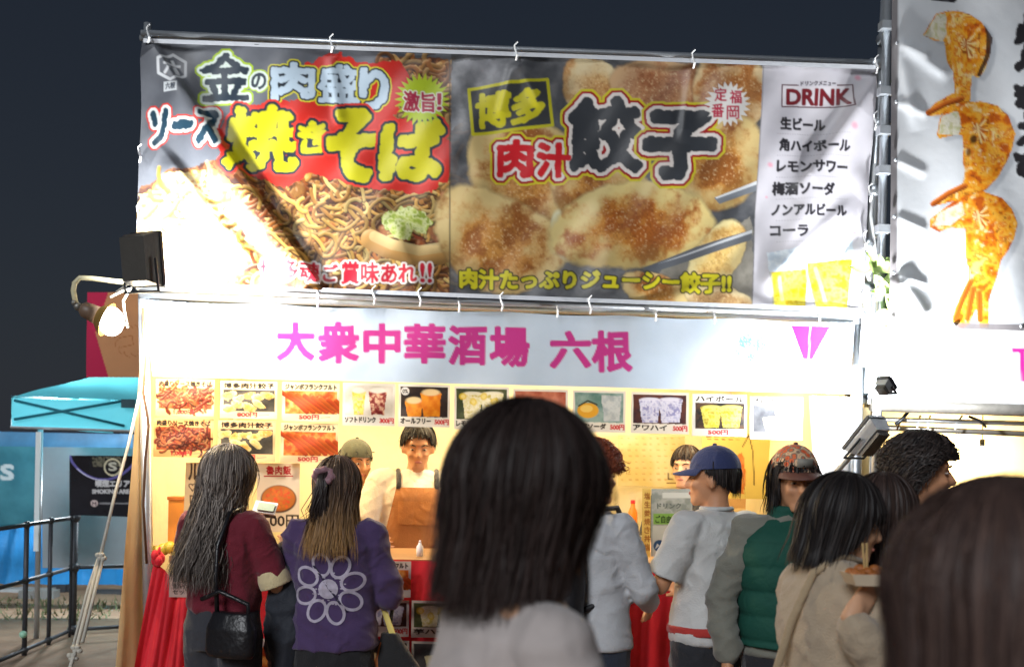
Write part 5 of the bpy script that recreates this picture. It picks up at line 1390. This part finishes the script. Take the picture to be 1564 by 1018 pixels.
def print_on(p, V, F, strokes, cmat, name, du=.002, dirn=(0,1,0)):
    """strokes laid flat on the back of a garment: polygons in (x, z) body space, dropped onto the cloth"""
    bv = BVHTree.FromPolygons([tuple(q) for q in V], [tuple(int(i) for i in f) for f in F])
    mv = []; mf = []
    for poly in strokes:
        n = len(mv); ok = True; pts = []
        for (x, z) in poly:
            h = bv.ray_cast(Vector((x, -1.0, z)), Vector((0, 1, 0)))
            if h[0] is None: ok = False; break
            pts.append(tuple(h[0]+Vector((0, -.0035, 0))))
        if ok:
            mv += pts; mf.append(tuple(n+i for i in range(len(pts))))
    return p.put(name, mv, mf, cmat)
def ring_strokes(cx, cz, rx, rz, w, rot=0, n=26, a0=0, a1=2*math.pi):
    out = []
    for i in range(n):
        t0 = a0+(a1-a0)*i/n; t1 = a0+(a1-a0)*(i+1)/n; q = []
        for t, k in ((t0, -1), (t1, -1), (t1, 1), (t0, 1)):
            x = (rx+k*w)*math.cos(t); z = (rz+k*w)*math.sin(t); q.append((cx+x*math.cos(rot)-z*math.sin(rot), cz+x*math.sin(rot)+z*math.cos(rot)))
        out.append(q)
    return out
def disc_strokes(cx, cz, r, n=16, rings=3):
    out = []
    for j in range(rings):
        for i in range(n):
            t0 = 2*math.pi*i/n; t1 = 2*math.pi*(i+1)/n; a, b = r*j/rings, r*(j+1)/rings
            out.append([(cx+a*math.cos(t0), cz+a*math.sin(t0)), (cx+a*math.cos(t1), cz+a*math.sin(t1)), (cx+b*math.cos(t1), cz+b*math.sin(t1)), (cx+b*math.cos(t0), cz+b*math.sin(t0))])
    return out
BLK = mat('black_leather', (26,26,30), .35, 0, .3, 60, .1)
SHOE = mat('dark_shoe', (40,38,38), .6)
def soft_bag(p, name, label, cat, raws, m, strap_pts=None, strap_r=.008, voxel=.008, amp=.003, seed=4, strap_mat=None, extra=None):
    V, N_, F = fuse(raws, voxel, 3); V = folds(V, N_, amp, seed)
    Wv = p.W(V); t = thing(name, label, cat, [Wv[:, 0].mean(), Wv[:, 1].mean(), Wv[:, 2].min()])
    mk('bag_body', Wv, F, m, t, True)
    if strap_pts:
        for sp in strap_pts:
            b = MB().tube([tuple(q) for q in p.W(sp)], strap_r, 8); b.build('strap', strap_mat or m, t, smooth=True)
    for nm, bv, bf, mm in (extra or []): mk(nm, p.W(bv), bf, mm, t, True)
    return t

# 1 -- woman with the long wavy hair, dark red shirt
yA = 4.52
p1 = Person('woman with long wavy hair in a dark red shirt and dark jeans at the counter', px_at(346, yA), yA, 1.545, -.45, (-.35, -.12), .95)
p1.body(((-.24,.06,1.09), (-.10,.26,1.14), (.5,.6,.5)), ((.235,.05,1.075), (.10,.27,1.17), (-.2,.6,.5)), ((1,.2,0),(-1,.2,0)))
RED_T = cloth('dark_red_knit', (112,18,40)); JEAN = cloth('charcoal_denim', (50,52,60), bscale=260)
p1.top(RED_T, 'shirt', .96, .012, .46, (.066,.062,.04), .007, 3, wrist_fold=False)
V, N_, F = fuse([raw_cap(p1.J[sg][0]+(p1.J[sg][1]-p1.J[sg][0])*.86, p1.J[sg][0]+(p1.J[sg][1]-p1.J[sg][0])*.98, .0715, .0715, 22, flat=True) for sg in (1,)], .006, 1); p1.put('cuff', V, F, cloth('cream_rib', (222,204,160)))
p1.trousers(JEAN, (.1,.075,.07), 1.0); p1.shoes(SHOE)
p1.hair(3800, 1.12, (72,62,58), (184,172,162), .0017, .02, .011, 34, 1.57, .75, .020, 5, .03, .055, lenvar=.09, puff=(1.1,1.06,1.05), tips=(70,60,54), m=20)
soft_bag(p1, 'shoulder_bag', 'black leather shoulder bag hanging behind the woman in the dark red shirt', 'bag',
    [raw_loft([(.80,.10,.04,-.165,.16),(.82,.115,.05,-.165,.16),(.92,.115,.048,-.165,.16),(.985,.09,.028,-.16,.16)], 24)], BLK,
    [[(.09,-.165,.98),(.085,-.17,1.12),(.08,-.155,1.25),(.09,-.09,1.385),(.09,0,1.41)], [(.24,-.16,.97),(.23,-.15,1.02),(.12,-.19,1.07),(.02,-.175,1.03)]], .009)
# jacket over her arm, phone in the hand
jm = cloth('navy_jacket', (26,32,44), .7)
V, N_, F = fuse([raw_cap((.22,.14,1.2), (.26,.12,1.0), .07, .10), raw_cap((.25,.12,1.02), (.24,.10,.80), .10, .085), raw_cap((.30,.16,1.2), (.20,.24,1.22), .06, .05), raw_cap((.30,.08,.9), (.26,.06,.72), .06, .05), raw_cap((.20,.14,.84), (.20,.12,.70), .05, .04)], .011, 3)
V = folds(V, N_, .009, 8); Wj = p1.W(V); mk('jacket', Wj, F, jm, None, True, label='navy jacket carried over the arm of the woman in the dark red shirt', cat='jacket')
ph = p1.W([(.10,.36,1.245)])[0]
t = thing('wallet', 'silvery open card wallet held up by the woman in the dark red shirt', 'wallet', ph)
pm = mat('silvery_sleeve', (228,234,238), .35, 0, .3, 30, .08)
c = P(405, 775, ph[1]-.02); Rk = Matrix.Rotation(-.75, 3, 'X') @ Matrix.Rotation(.15, 3, 'Y')
bb = MB(); bb.box(c, (.095, .008, .062), Rk); bb.build('cover', pm, t)
bb = MB(); bb.box(c+np.array([.005,-.008,.004]), (.07, .004, .04), Rk); bb.build('card', mat('card_green', (176,196,182), .3), t)
bb = MB(); bb.box(c+np.array([0,-.006,-.033]), (.095, .012, .006), Rk); bb.build('edge', BLK, t)

# 2 -- woman in the purple sweatshirt
yB_ = 4.48
p2 = Person('woman in a purple sweatshirt with a large flower print and half tied hair', px_at(516, yB_), yB_, 1.51, -.12, (-.1, -.05), .94)
p2.body(((-.21,.05,1.07), (-.11,.24,1.05)), ((.225,.03,1.07), (.17,.22,1.03)), ((1,0,0),(-1,0,0)))
PUR = cloth('purple_sweatshirt', (74,54,98), bscale=200)
p2.top(PUR, 'sweatshirt', .83, .026, .97, (.074,.066,.052), .014, 9, taper=.010, shoulder=.02, freq=.8)
V2, F2 = p2.lastV
GRY = mat('grey_print', (186,178,196), .85, var=.25, vscale=30)
st = []
for i in range(8):
    a = i*math.pi/4+.3; st += ring_strokes(.0+.106*math.cos(a), 1.105+.106*math.sin(a), .047, .036, .0062, a)
st += disc_strokes(.0, 1.105, .042)
for i in range(26):
    a = i*.73; rr = .05+.03*((i*7) % 5)/5; st.append([(rr*math.cos(a), 1.105+rr*math.sin(a)), (rr*math.cos(a)+.009, 1.105+rr*math.sin(a)), (rr*math.cos(a)+.009, 1.11+rr*math.sin(a)), (rr*math.cos(a), 1.11+rr*math.sin(a))])
print_on(p2, V2, F2, st, GRY, 'flower_print')
print_on(p2, V2, F2, [[(-.075+i*.0125, 1.205-i*.0165), (-.062+i*.0125, 1.203-i*.0165), (-.0495+i*.0125, 1.186-i*.0165), (-.063+i*.0125, 1.188-i*.0165)] for i in range(12)], mat('dark_print', (40,30,60), .8), 'stripe_print')
p2.skirt(cloth('black_skirt', (24,24,28)), L=.25); p2.shoes(SHOE)
p2.hair(3000, 1.27, (56,44,38), (124,98,80), .0016, .03, .006, 26, 1.58, .8, .018, 15, .022, .045, lenvar=.05, puff=(1.08,1.04,1.04), tips=(196,150,92), m=18)
# half tied tail and scrunchie
cc = [raw_ell((-.025+.034*math.cos(a), -.125+.012*math.sin(2*a), 1.575+.026*math.sin(a)), (.021,.02,.019)) for a in np.linspace(0, 6.28, 9)[:-1]]
V, N_, F = fuse([(p2.H(v).tolist(), f) for v, f in cc], .006, 2); V = folds(V, N_, .003, 5, 2.); p2.put('scrunchie', V, F, cloth('mauve_satin', (150,110,120), .4))
r = np.random.RandomState(8); bv = MB()
for i in range(90):
    a = r.uniform(0, 6.28); q = r.uniform(0, .022); x = -.025+q*math.cos(a); y = -.13+q*math.sin(a)*.5
    bv.tube([(x*.7, y+.01, 1.60), (x, y-.012, 1.575), (x*1.3+.01, y-.022, 1.53), (x*1.5+.02*r.randn(), y-.012+.006*r.randn(), 1.43), (x*1.5+.03*r.randn(), y-.014, 1.34+.03*r.randn())], [.003,.0026,.0026,.002,.0006], 4)
p2.put('hair_tail', p2.H(bv.v), bv.f, mat('tail_brown', (46,36,34), .4))
# black tote on her right, tan paper bag in it
soft_bag(p2, 'tote_bag', 'black triangular tote bag hanging at the right side of the purple sweatshirt', 'bag',
    [raw_loft([(.66,.11,.05,.04,.31),(.70,.115,.052,.04,.30),(.80,.08,.045,.04,.26),(.90,.035,.03,.04,.235)], 20)], cloth('black_canvas', (28,28,30)),
    [[(.235,.04,.90),(.24,.08,1.0),(.22,.2,1.03)]], .008)
qb = thing('paper_bag', 'tan paper bag with a yellow wrapper low beside the black tote bag', 'paper bag', P(590, 1018, 4.5)*[1,1,1])
bb = MB(); c = P(594, 1003, 4.5); bb.box(c, (.10, .06, .11), Matrix.Rotation(.25, 3, 'Y')); bb.build('bag_body', mat('tan_paper', (190,112,60), .7, 0, .5, 30, .1), qb)
bb = MB(); a0, a1, a2, a3 = P(582, 930, 4.49), P(592, 934, 4.49), P(610, 985, 4.47), P(596, 972, 4.47)
bb.add([a0, a1, a2, a3, a0+[0,.02,0], a1+[0,.02,0], a2+[0,.02,0], a3+[0,.02,0]], [(0,1,2,3),(7,6,5,4),(0,4,5,1),(1,5,6,2),(2,6,7,3),(3,7,4,0)]); bb.build('wrapper', mat('yellow_wrapper', (236,214,120), .5), qb)

# 3, 4 -- staff behind the counter
yS1 = Y0+1.1
p3 = Person('smaller stall worker in a dark cap standing left of the brown apron', px_at(543, yS1+.1), yS1+.1, 1.61, math.pi+.35, (.2, -.1), .95, SK2)
p3.body(((-.22,.05,1.08), (-.15,.22,1.0)), ((.22,.05,1.08), (.12,.24,1.02)))
WT = cloth('cream_tshirt', (232,224,204)); p3.top(WT, 'shirt', .9, .02, .42, (.072,.068,.05), .004, 5, wrist_fold=False)
p3.trousers(cloth('dark_trousers', (40,40,46))); p3.shoes(SHOE)
def cap(p, m, mb, brimdir=1, name='cap', stripes=None, brim_len=.075, up=0.):
    V = []; n = 28; rows = 9; F = []
    for i in range(rows):
        th = 1.58*i/(rows-1)
        for k in range(n):
            ph_ = 2*math.pi*k/n; V.append((.089*math.sin(ph_)*math.sin(th), -.012+.107*math.cos(ph_)*math.sin(th), 1.568+up+.098*math.cos(th)))
    for i in range(rows-1):
        for k in range(n): F.append((i*n+k, (i+1)*n+k, (i+1)*n+(k+1) % n, i*n+(k+1) % n))
    c = p.put(name, p.H(V), F, m)
    b = MB(); top = []; bot = []
    for k in range(17):
        a = -1.15+2.3*k/16; x = math.sin(a)*.086; y = (-.012+math.cos(a)*.103*1.0)
        top.append((x, y*brimdir if brimdir > 0 else -y-.024, 1.572+up)); L = brim_len*math.cos(a*1.05)
        bot.append((x*1.06, (y+L) if brimdir > 0 else -(y+L)-.024, 1.556+up-.012*abs(math.sin(a))))
    v = top+bot+[(q[0], q[1], q[2]-.005) for q in top]+[(q[0], q[1], q[2]-.005) for q in bot]
    f = []
    for k in range(16): f += [(k, k+1, 18+k, 17+k), (34+k+1, 34+k, 51+k, 51+k+1), (17+k, 18+k, 52+k, 51+k)]
    b.add(v, f); p.put('brim', p.H(b.v), b.f, mb, c)
    bb = MB().ball((0,-.012,1.668+up), (.01,.01,.006), 10, 6); p.put('button', p.H(bb.v), bb.f, mb, c)
    return c
cap(p3, cloth('olive_cap', (74,76,60)), cloth('olive_cap_brim', (60,60,50)), -1)
p3.hair(700, 1.50, (26,22,22), (44,36,32), .003, fringe=1.60, face=.9, off=.008, short=True, seed=9, zsk=1.545)
p4 = Person('stall worker with dark hair in a brown bib apron over a white shirt', px_at(638, yS1), yS1, 1.72, math.pi+.05, (.0, -.28), 1.1, SK2)
p4.body(((-.27,.05,1.08), (-.22,.25,1.03)), ((.27,.04,1.10), (.20,.28,1.06)))
p4.top(WT, 'shirt', .9, .03, .46, (.085,.08,.05), .005, 6, wrist_fold=False)
p4.trousers(cloth('grey_trousers', (70,70,74))); p4.shoes(SHOE)
APR = cloth('brown_canvas_apron', (168,108,52), .8, var=.15); APD = cloth('apron_lower', (124,88,52), .8)
V, F = p4.lastV; bvh = BVHTree.FromPolygons([tuple(q) for q in V], [tuple(int(i) for i in f) for f in F])
def apron_sheet(x0f, x1f, z0, z1, offv, m, name, nx=26, nz=26, parent=None):
    s_, t_ = np.meshgrid(np.linspace(0, 1, nx), np.linspace(0, 1, nz)); vs = []; 
    for j in range(nz):
        z = z1+(z0-z1)*t_[j, 0]; a, b = x0f(t_[j, 0]), x1f(t_[j, 0])
        for i in range(nx):
            x = a+(b-a)*s_[j, i]; h = bvh.ray_cast(Vector((x, 1., z)), Vector((0, -1, 0)))
            y = h[0].y if h[0] else .05
            vs.append((x, max(y, .02)+offv+.004*math.sin(x*40+z*9), z))
    idx = np.arange(nx*nz).reshape(nz, nx); F_ = np.stack([idx[:-1, :-1], idx[1:, :-1], idx[1:, 1:], idx[:-1, 1:]], -1).reshape(-1, 4)
    return p4.put(name, vs, F_, m)
apron_sheet(lambda t: -.11-.07*min(1, t*2.2), lambda t: .11+.07*min(1, t*2.2), .62, 1.31, .012, APR, 'apron')
apron_sheet(lambda t: -.10, lambda t: .10, 1.12, 1.24, .019, cloth('apron_pocket', (180,118,58)), 'pocket', 18, 12)
for sg in (-1, 1):
    pts = []
    for z in (1.30, 1.33, 1.35, 1.37):
        h = bvh.ray_cast(Vector((sg*(.095+(.0 if z < 1.3 else .006)), 1., z)), Vector((0, -1, 0))); pts.append((sg*.098, (h[0].y if h[0] else .05)+.008, z))
    pts.append((sg*.10, -.02, 1.395)); b = MB().tube(pts, .013, 8); p4.put('apron_strap', b.v, b.f, cloth('dark_strap', (54,54,58)))
p4.hair(1100, 1.50, (24,20,20), (44,36,32), .003, fringe=1.615, face=.95, off=.012, short=True, seed=19, zsk=1.55)
p4b = Person('stall worker with tied dark hair looking out beside the navy cap', px_at(1050, yS1+.1), yS1+.1, 1.62, math.pi-.5, (-.1, -.1), .95, SK)
p4b.body(((-.22,.05,1.08), (-.15,.22,1.0)), ((.22,.05,1.08), (.12,.24,1.02)))
p4b.top(cloth('black_tshirt', (34,32,36)), 'shirt', .9, .02, .42, (.072,.068,.05), .004, 15, wrist_fold=False); p4b.trousers(cloth('black_trousers', (30,30,34))); p4b.shoes(SHOE)
p4b.hair(900, 1.49, (32,24,22), (60,44,36), .003, fringe=1.60, face=.85, off=.008, short=True, seed=29, zsk=1.55)

# 6 -- red curly hair, white-grey long sleeve, backpack
y6 = 4.3
p6 = Person('person with reddish curly hair in a pale grey long sleeve top with a backpack', px_at(903, y6), y6, 1.59, -.75, (-.25, -.1), .98)
p6.body(((-.23,.06,1.07), (-.14,.24,1.0)), ((.23,.05,1.08), (.15,.22,1.0)))
p6.top(cloth('pale_grey_sweat', (190,192,196)), 'sweatshirt', .84, .014, .97, (.062,.056,.046), .008, 21, taper=.022, hood=False)
p6.trousers(cloth('dark_blue_jeans', (38,46,62), bscale=260)); p6.shoes(SHOE)
p6.hair(2800, 1.49, (130,62,44), (190,104,70), .0018, fringe=1.58, face=.85, off=.028, short=True, seed=31, curl=.010, zsk=1.55, m=14)
bpm = mat('black_nylon', (30,31,36), .55, 0, .4, 90, .1)
soft_bag(p6, 'backpack', 'black backpack with a laced front worn by the person with reddish curly hair', 'backpack',
    [raw_loft([(.90,.125,.06,-.21,-.03),(.92,.135,.075,-.21,-.03),(1.10,.14,.075,-.21,-.03),(1.24,.13,.06,-.20,-.03),(1.31,.09,.04,-.185,-.03)], 26, 3), raw_loft([(.94,.10,.04,-.27,-.03),(1.10,.10,.04,-.27,-.03)], 20, 3)], bpm,
    [[(sg*.09-.02,-.16,1.3),(sg*.10,-.09,1.395),(sg*.11,.03,1.40),(sg*.12,.10,1.30),(sg*.13,.09,1.15),(sg*.125,-.05,1.04),(sg*.07,-.15,1.0)] for sg in (-1, 1)], .011, .01, .003, 11,
    extra=[('lace', *(lambda b: (b.v, b.f))(MB().tube([(.05,-.29,1.05),(.07,-.288,1.10),(.04,-.285,1.14),(.08,-.28,1.18),(.05,-.275,1.22),(.09,-.262,1.26)], .004, 6)), M['zip']), ('lace', *(lambda b: (b.v, b.f))(MB().tube([(.09,-.288,1.03),(.04,-.29,1.08),(.08,-.285,1.13),(.05,-.28,1.17),(.09,-.272,1.2)], .003, 6)), M['zip'])])

# 8 -- navy cap, white grey tee
y8 = 4.36
p8 = Person('man in a navy cap and pale grey t-shirt seen from behind facing left', px_at(1092, y8), y8, 1.585, .62, (.55, -.05), 1.1, SK2)
p8.body(((-.25,.06,1.09), (-.20,.30,1.10), (.2,.8,.3)), ((.26,.06,1.08), (.16,.28,1.06)), ((1,.3,0),(-1,.3,0)))
TEE = cloth('pale_grey_tee', (200,200,198)); p8.top(TEE, 'shirt', .86, .022, .42, (.070,.076,.05), .009, 41, wrist_fold=False, taper=.008, freq=.8)
V8, F8 = p8.lastV; RP = mat('red_print', (150,60,86), .8); st = []; r = np.random.RandomState(3)
for i in range(34):
    x = .045+r.uniform(-.028, .028); z = 1.24+r.uniform(-.035, .035); w_ = .004+.006*r.rand(); h_ = .003+.008*r.rand(); st.append([(x, z), (x+w_, z), (x+w_, z+h_), (x, z+h_)])
print_on(p8, V8, F8, st, RP, 'back_print')
p8.trousers(cloth('black_wide_trousers', (34,36,42)), (.115,.1,.09), .95, .007, 12); p8.shoes(SHOE)
V, N_, F = fuse([raw_loft([(.895,.194,.152),(.92,.197,.155),(.93,.19,.145)], 40)], .008, 1); V = folds(V, N_, .003, 5); p8.put('waist_bag_belt', V, F, cloth('red_webbing', (178,50,44)))
NV = cloth('navy_cap_cloth', (36,48,92), .8); cap(p8, NV, NV, 1)
p8.hair(1400, 1.47, (28,24,24), (50,42,38), .0018, fringe=1.60, face=1.3, off=.004, short=True, seed=33, zsk=1.545)

# 9 -- orange cap, green vest over grey sleeves
y9 = 4.05
p9 = Person('person in a green quilted vest over a grey sweatshirt with an orange patterned cap', px_at(1212, y9), y9, 1.585, -3.2, (.1, -.12), .96, SK2)
p9.body(((-.27,.0,1.06), (-.22,.14,.90), (0,.3,-1)), ((.265,-.02,1.07), (.25,.05,.84), (0,.1,-1)))
p9.top(cloth('grey_green_sweat', (118,118,108)), 'sweatshirt', .86, .02, .98, (.074,.066,.054), .012, 51)
QV = mat('green_quilted_nylon', (26,76,64), .75, 0, .3, 60, .1, wrk=.4, spec=.25)
l = .035; raws = [raw_loft([(.90,.165+l,.125+l),(1.0,.165+l,.125+l),(1.1,.165+l,.12+l),(1.2,.172+l,.12+l),(1.3,.172+l,.115+l,-.01),(1.36,.145,.10,-.015),(1.40,.09,.08,-.015),(1.43,.078,.075,-.01)], 40)]
V, N_, F = fuse(raws, .008, 2); q = np.abs(np.sin(V[:, 2]*34)); V = V+N_*(.012*(q**.6-.7))[:, None]; V = folds(V, N_, .003, 7); p9.put('vest', V, F, QV)
p9.trousers(cloth('black_jeans', (32,32,38))); p9.shoes(SHOE)
def orange_cap_mat():
    m = mat('orange_patterned_cloth', (214,84,40), .7); nt = m.node_tree; vz = nt.nodes.new('ShaderNodeTexVoronoi'); vz.inputs['Scale'].default_value = 45
    tc = nt.nodes.new('ShaderNodeTexCoord'); rp = nt.nodes.new('ShaderNodeValToRGB'); nt.links.new(tc.outputs['Object'], vz.inputs['Vector']); nt.links.new(vz.outputs['Distance'], rp.inputs['Fac'])
    cs = [(.0, (200,60,36)), (.35, (220,110,60)), (.5, (110,100,90)), (.7, (226,190,150)), (.9, (150,40,30))]
    e = rp.color_ramp.elements; e[0].position = 0; e[0].color = tuple(S(*cs[0][1]))+(1,); e[1].position = 1; e[1].color = tuple(S(*cs[-1][1]))+(1,)
    for pz, c_ in cs[1:-1]: k_ = e.new(pz); k_.color = tuple(S(*c_))+(1,)
    nt.links.new(rp.outputs['Color'], nt.nodes['Principled BSDF'].inputs['Base Color']); return m
OC = orange_cap_mat(); c9 = cap(p9, OC, mat('brown_brim', (96,60,50), .6), 1, up=.006)
bb = MB().box((0,.098,1.612), (.06,.006,.034)); p9.put('patch', p9.H(bb.v), bb.f, mat('grey_patch', (130,128,120), .6), c9)
p9.hair(1500, 1.42, (24,20,20), (46,38,34), .003, .01, .006, 30, fringe=1.59, face=1.25, off=.014, seed=43, spread=.02)

# 10 -- beige coat
y10 = 2.85
p10 = Person('woman with a chin-length dark bob in a beige coat holding a food tray', px_at(1280, y10), y10, 1.495, -1.3, (-.3, -.2), .92)
tgt = (P(1331, 906, 2.62)-p10.base) @ p10.R/p10.k; mid = np.array([.235, .05, 1.06])
p10.body(((-.22,.10,1.10), (-.10,.30,1.12)), (mid, tgt+np.array([.0,-.07,-.06]), (-.1,.6,.5)), ((1,0,.2),(-1,0,.2)), curl=(.6,.6))
p10.top(cloth('beige_wool', (182,164,140), .9, .5, 220), 'coat', .60, .024, .97, (.078,.07,.058), .009, 61, neck=.075, nk=1.42)
p10.trousers(cloth('grey_slacks', (60,58,60))); p10.shoes(SHOE)
p10.hair(3600, 1.405, (24,21,22), (50,44,42), .0022, .0, .002, 20, 1.565, 1.15, .018, 53, .014, .01, puff=(1.06,1.04,1.05), lenvar=.03, frontlen=1.47, m=16)
soft_bag(p10, 'handbag', 'dark shoulder bag hanging on the back of the beige coat', 'bag',
    [raw_loft([(.66,.09,.04,-.27,-.02),(.70,.1,.045,-.27,-.02),(.86,.095,.04,-.27,-.02),(.90,.07,.02,-.27,-.02)], 20)], mat('dark_bag', (40,36,36), .5), [[(.05,.06,1.41),(.07,-.03,1.435),(.05,-.11,1.385),(.03,-.165,1.25),(0,-.20,1.08),(-.02,-.26,.89)]], .011, strap_mat=cloth('beige_strap', (170,150,120)))
tr = P(1330, 892, 2.60)
t = thing('food_tray', 'small paper food tray with chopsticks held in front of the beige coat', 'food tray', tr)
bb = MB(); 
for z, k in ((0, .8), (.035, 1.)):
    bb.v += [tuple(tr+np.array([x*k*.062, y*k*.045, z*.8])) for x, y in ((-1,-1),(1,-1),(1,1),(-1,1))]
bb.f += [(3,2,1,0)]+[(k, (k+1) % 4, 4+(k+1) % 4, 4+k) for k in range(4)]
bb.build('tray', mat('white_card', (214,196,170), .6), t)
fd = MB()
for i in range(14): fd.ball(tr+np.array([random.uniform(-.045,.045), random.uniform(-.03,.03), .022+random.uniform(0,.015)]), (.016,.014,.012), 8, 6)
fd.build('fried_food', mat('fried_brown', (166,98,44), .5, 0, .6, 90, .25, 40), t, smooth=True)
for k in (0, 1):
    bb = MB().tube([tr+np.array([-.02+.006*k,-.01,.04]), tr+np.array([-.03+.010*k,-.02,.10])], .0026, 6); bb.build('chopstick', mat('pale_wood%d' % k, (206,176,120), .6), t)

# 11 -- curly dark hair facing right
y11 = 3.75
p11 = Person('tall person with dark curly hair in a black top facing right', px_at(1404, y11), y11, 1.63, -1.25, (-.55, -.05), 1.05, SK2)
p11.body(((-.25,.05,1.08), (-.2,.2,1.0)), ((.25,.05,1.08), (.2,.22,1.02)))
p11.top(cloth('black_sweat', (30,28,32)), 'sweatshirt', .86, .03, .97, (.085,.075,.058), .005, 71); p11.trousers(cloth('black_slacks', (28,28,32))); p11.shoes(SHOE)
p11.hair(3400, 1.45, (34,30,30), (74,64,60), .0018, fringe=1.61, face=1.2, off=.024, seed=63, curl=.012, zsk=1.55, m=15, lenvar=.03, frontlen=1.56)

# 12 -- another onlooker between them
y12 = 3.1
p12 = Person('person with straight dark hair half hidden between the beige coat and the curly hair', px_at(1350, y12), y12, 1.50, -.9, (-.3, -.05), 1., SK2)
p12.body(((-.22,.05,1.08), (-.2,.2,1.0)), ((.22,.05,1.08), (.2,.22,1.02)))
p12.top(cloth('plum_top', (70,48,54)), 'sweater', .86, .03, .97, (.085,.075,.058), .005, 81); p12.trousers(cloth('dark_slacks', (36,34,38))); p12.shoes(SHOE)
p12.hair(2400, 1.38, (40,30,28), (72,56,50), .0022, .01, .005, 20, 1.57, 1.15, .016, 73)

# 5 -- nearest woman, black bob
y5 = 1.60
p5 = Person('nearest woman with a big black bob and a grey top in the middle foreground', px_at(795, y5)+.006, y5, 1.592, -1.2, (.1, -.12), .76)
p5.body(((-.2,.04,1.08), (-.15,.2,1.0)), ((.2,.04,1.08), (.12,.22,1.05)))
p5.top(cloth('grey_beige_top', (196,186,182), .85, .3, 300), 'top', .86, .014, .97, (.064,.06,.05), .007, 91, neck=.07)
p5.trousers(cloth('dark_trousers_b', (40,38,44))); p5.shoes(SHOE)
p5.hair(7500, 1.385, (42,33,31), (58,46,43), .0011, -.010, .005, 24, 1.575, .62, .024, 83, .022, .010, puff=(1.12,1.03,1.03), lenvar=.05, m=13, frontlen=1.455, tips=(60,44,40))

# 13 -- biggest dark head at the lower right corner
y13 = 1.12
p13 = Person('nearest dark haired person filling the lower right corner', px_at(1512, y13)+.012, y13, 1.497, -.1, (.0, .0), 1., SK2)
p13.body(((-.22,.05,1.08), (-.2,.2,1.0)), ((.22,.05,1.08), (.2,.22,1.02)))
p13.top(cloth('dark_brown_top', (58,44,44)), 'top', .86, .02, .97, (.08,.072,.055), .004, 101); p13.trousers(cloth('dark_trousers_c', (40,38,44))); p13.shoes(SHOE)
p13.hair(5500, 1.12, (62,48,45), (92,72,64), .0013, .035, .005, 22, 1.575, .8, .026, 93, .03, .03, puff=(1.32,1.12,1.02), lenvar=.06, m=13)

# collar and hem ribs on the sweatshirts
for pp, mm, z, rr, yy in ((p2, PUR, 1.405, .066, -.014), (p6, bpy.data.materials['pale_grey_sweat'], 1.405, .066, -.014), (p8, TEE, 1.405, .066, -.014), (p1, RED_T, 1.403, .066, -.014)):
    pts = [(rr*math.cos(a), yy+rr*.92*math.sin(a), z) for a in np.linspace(0, 2*math.pi, 25)]
    b_ = MB().tube(pts, .009, 8); pp.put('collar', b_.v, b_.f, mm)
# things at the back of the kitchen
bt = thing('back_table', 'narrow steel table against the lit rear wall of the near stall', 'table', (.6, Y0+2.0, 0))
MB().box((.6, Y0+2.0, 1.05), (3.0, .4, .03)).build('tabletop', M['steel'], bt)
for xx in (-.8, 2.0):
    MB().tube([(xx, Y0+2., 0), (xx, Y0+2., 1.03)], .016, 8).build('leg', M['steel_old'], bt)
for i, (u, h, rr_, mm, lb) in enumerate(((520,.24,.034,'white_pl','tall white bottle on the back table'),(690,.2,.03,'green_pl','green bottle at the back of the kitchen'),(966,.22,.03,'orange_pl','orange bottle at the back behind the paper strip'),(1010,.26,.035,'white_pl','white jug bottle at the back behind the notice board'))):
    base_ = P(u, 800, Y0+1.95); base_[2] = 1.065
    t = thing('sauce_bottle', lb, 'bottle', base_)
    MB().tube([base_, base_+[0,0,h*.65], base_+[0,0,h*.8], base_+[0,0,h*.9]], [rr_, rr_, rr_*.5, rr_*.42], 14).build('bottle_body', M[mm], t, smooth=True)
    MB().tube([base_+[0,0,h*.9], base_+[0,0,h]], [rr_*.5, rr_*.45], 10).build('cap', M['red_cloth'], t, smooth=True)
for i, (u, w_, h_, lb) in enumerate(((560,.3,.2,'lower cardboard box at the back of the kitchen behind the dark cap'),(1120,.34,.26,'cardboard box at the back of the kitchen behind the navy cap'))):
    c = P(u, 800, Y0+2.0); mk_ = MB().box((c[0], c[1], 1.067+h_/2), (w_, .26, h_)); t = thing('cardboard_box', lb, 'box', (c[0], c[1], 1.067))
    mk_.build('carton', mat('cardboard%d' % i, (190,150,100), .8, var=.1), t); MB().box((c[0], c[1]-.131, 1.067+h_*.6), (w_*.98, .004, .05)).build('tape', mat('tape%d' % i, (214,190,140), .3), t)
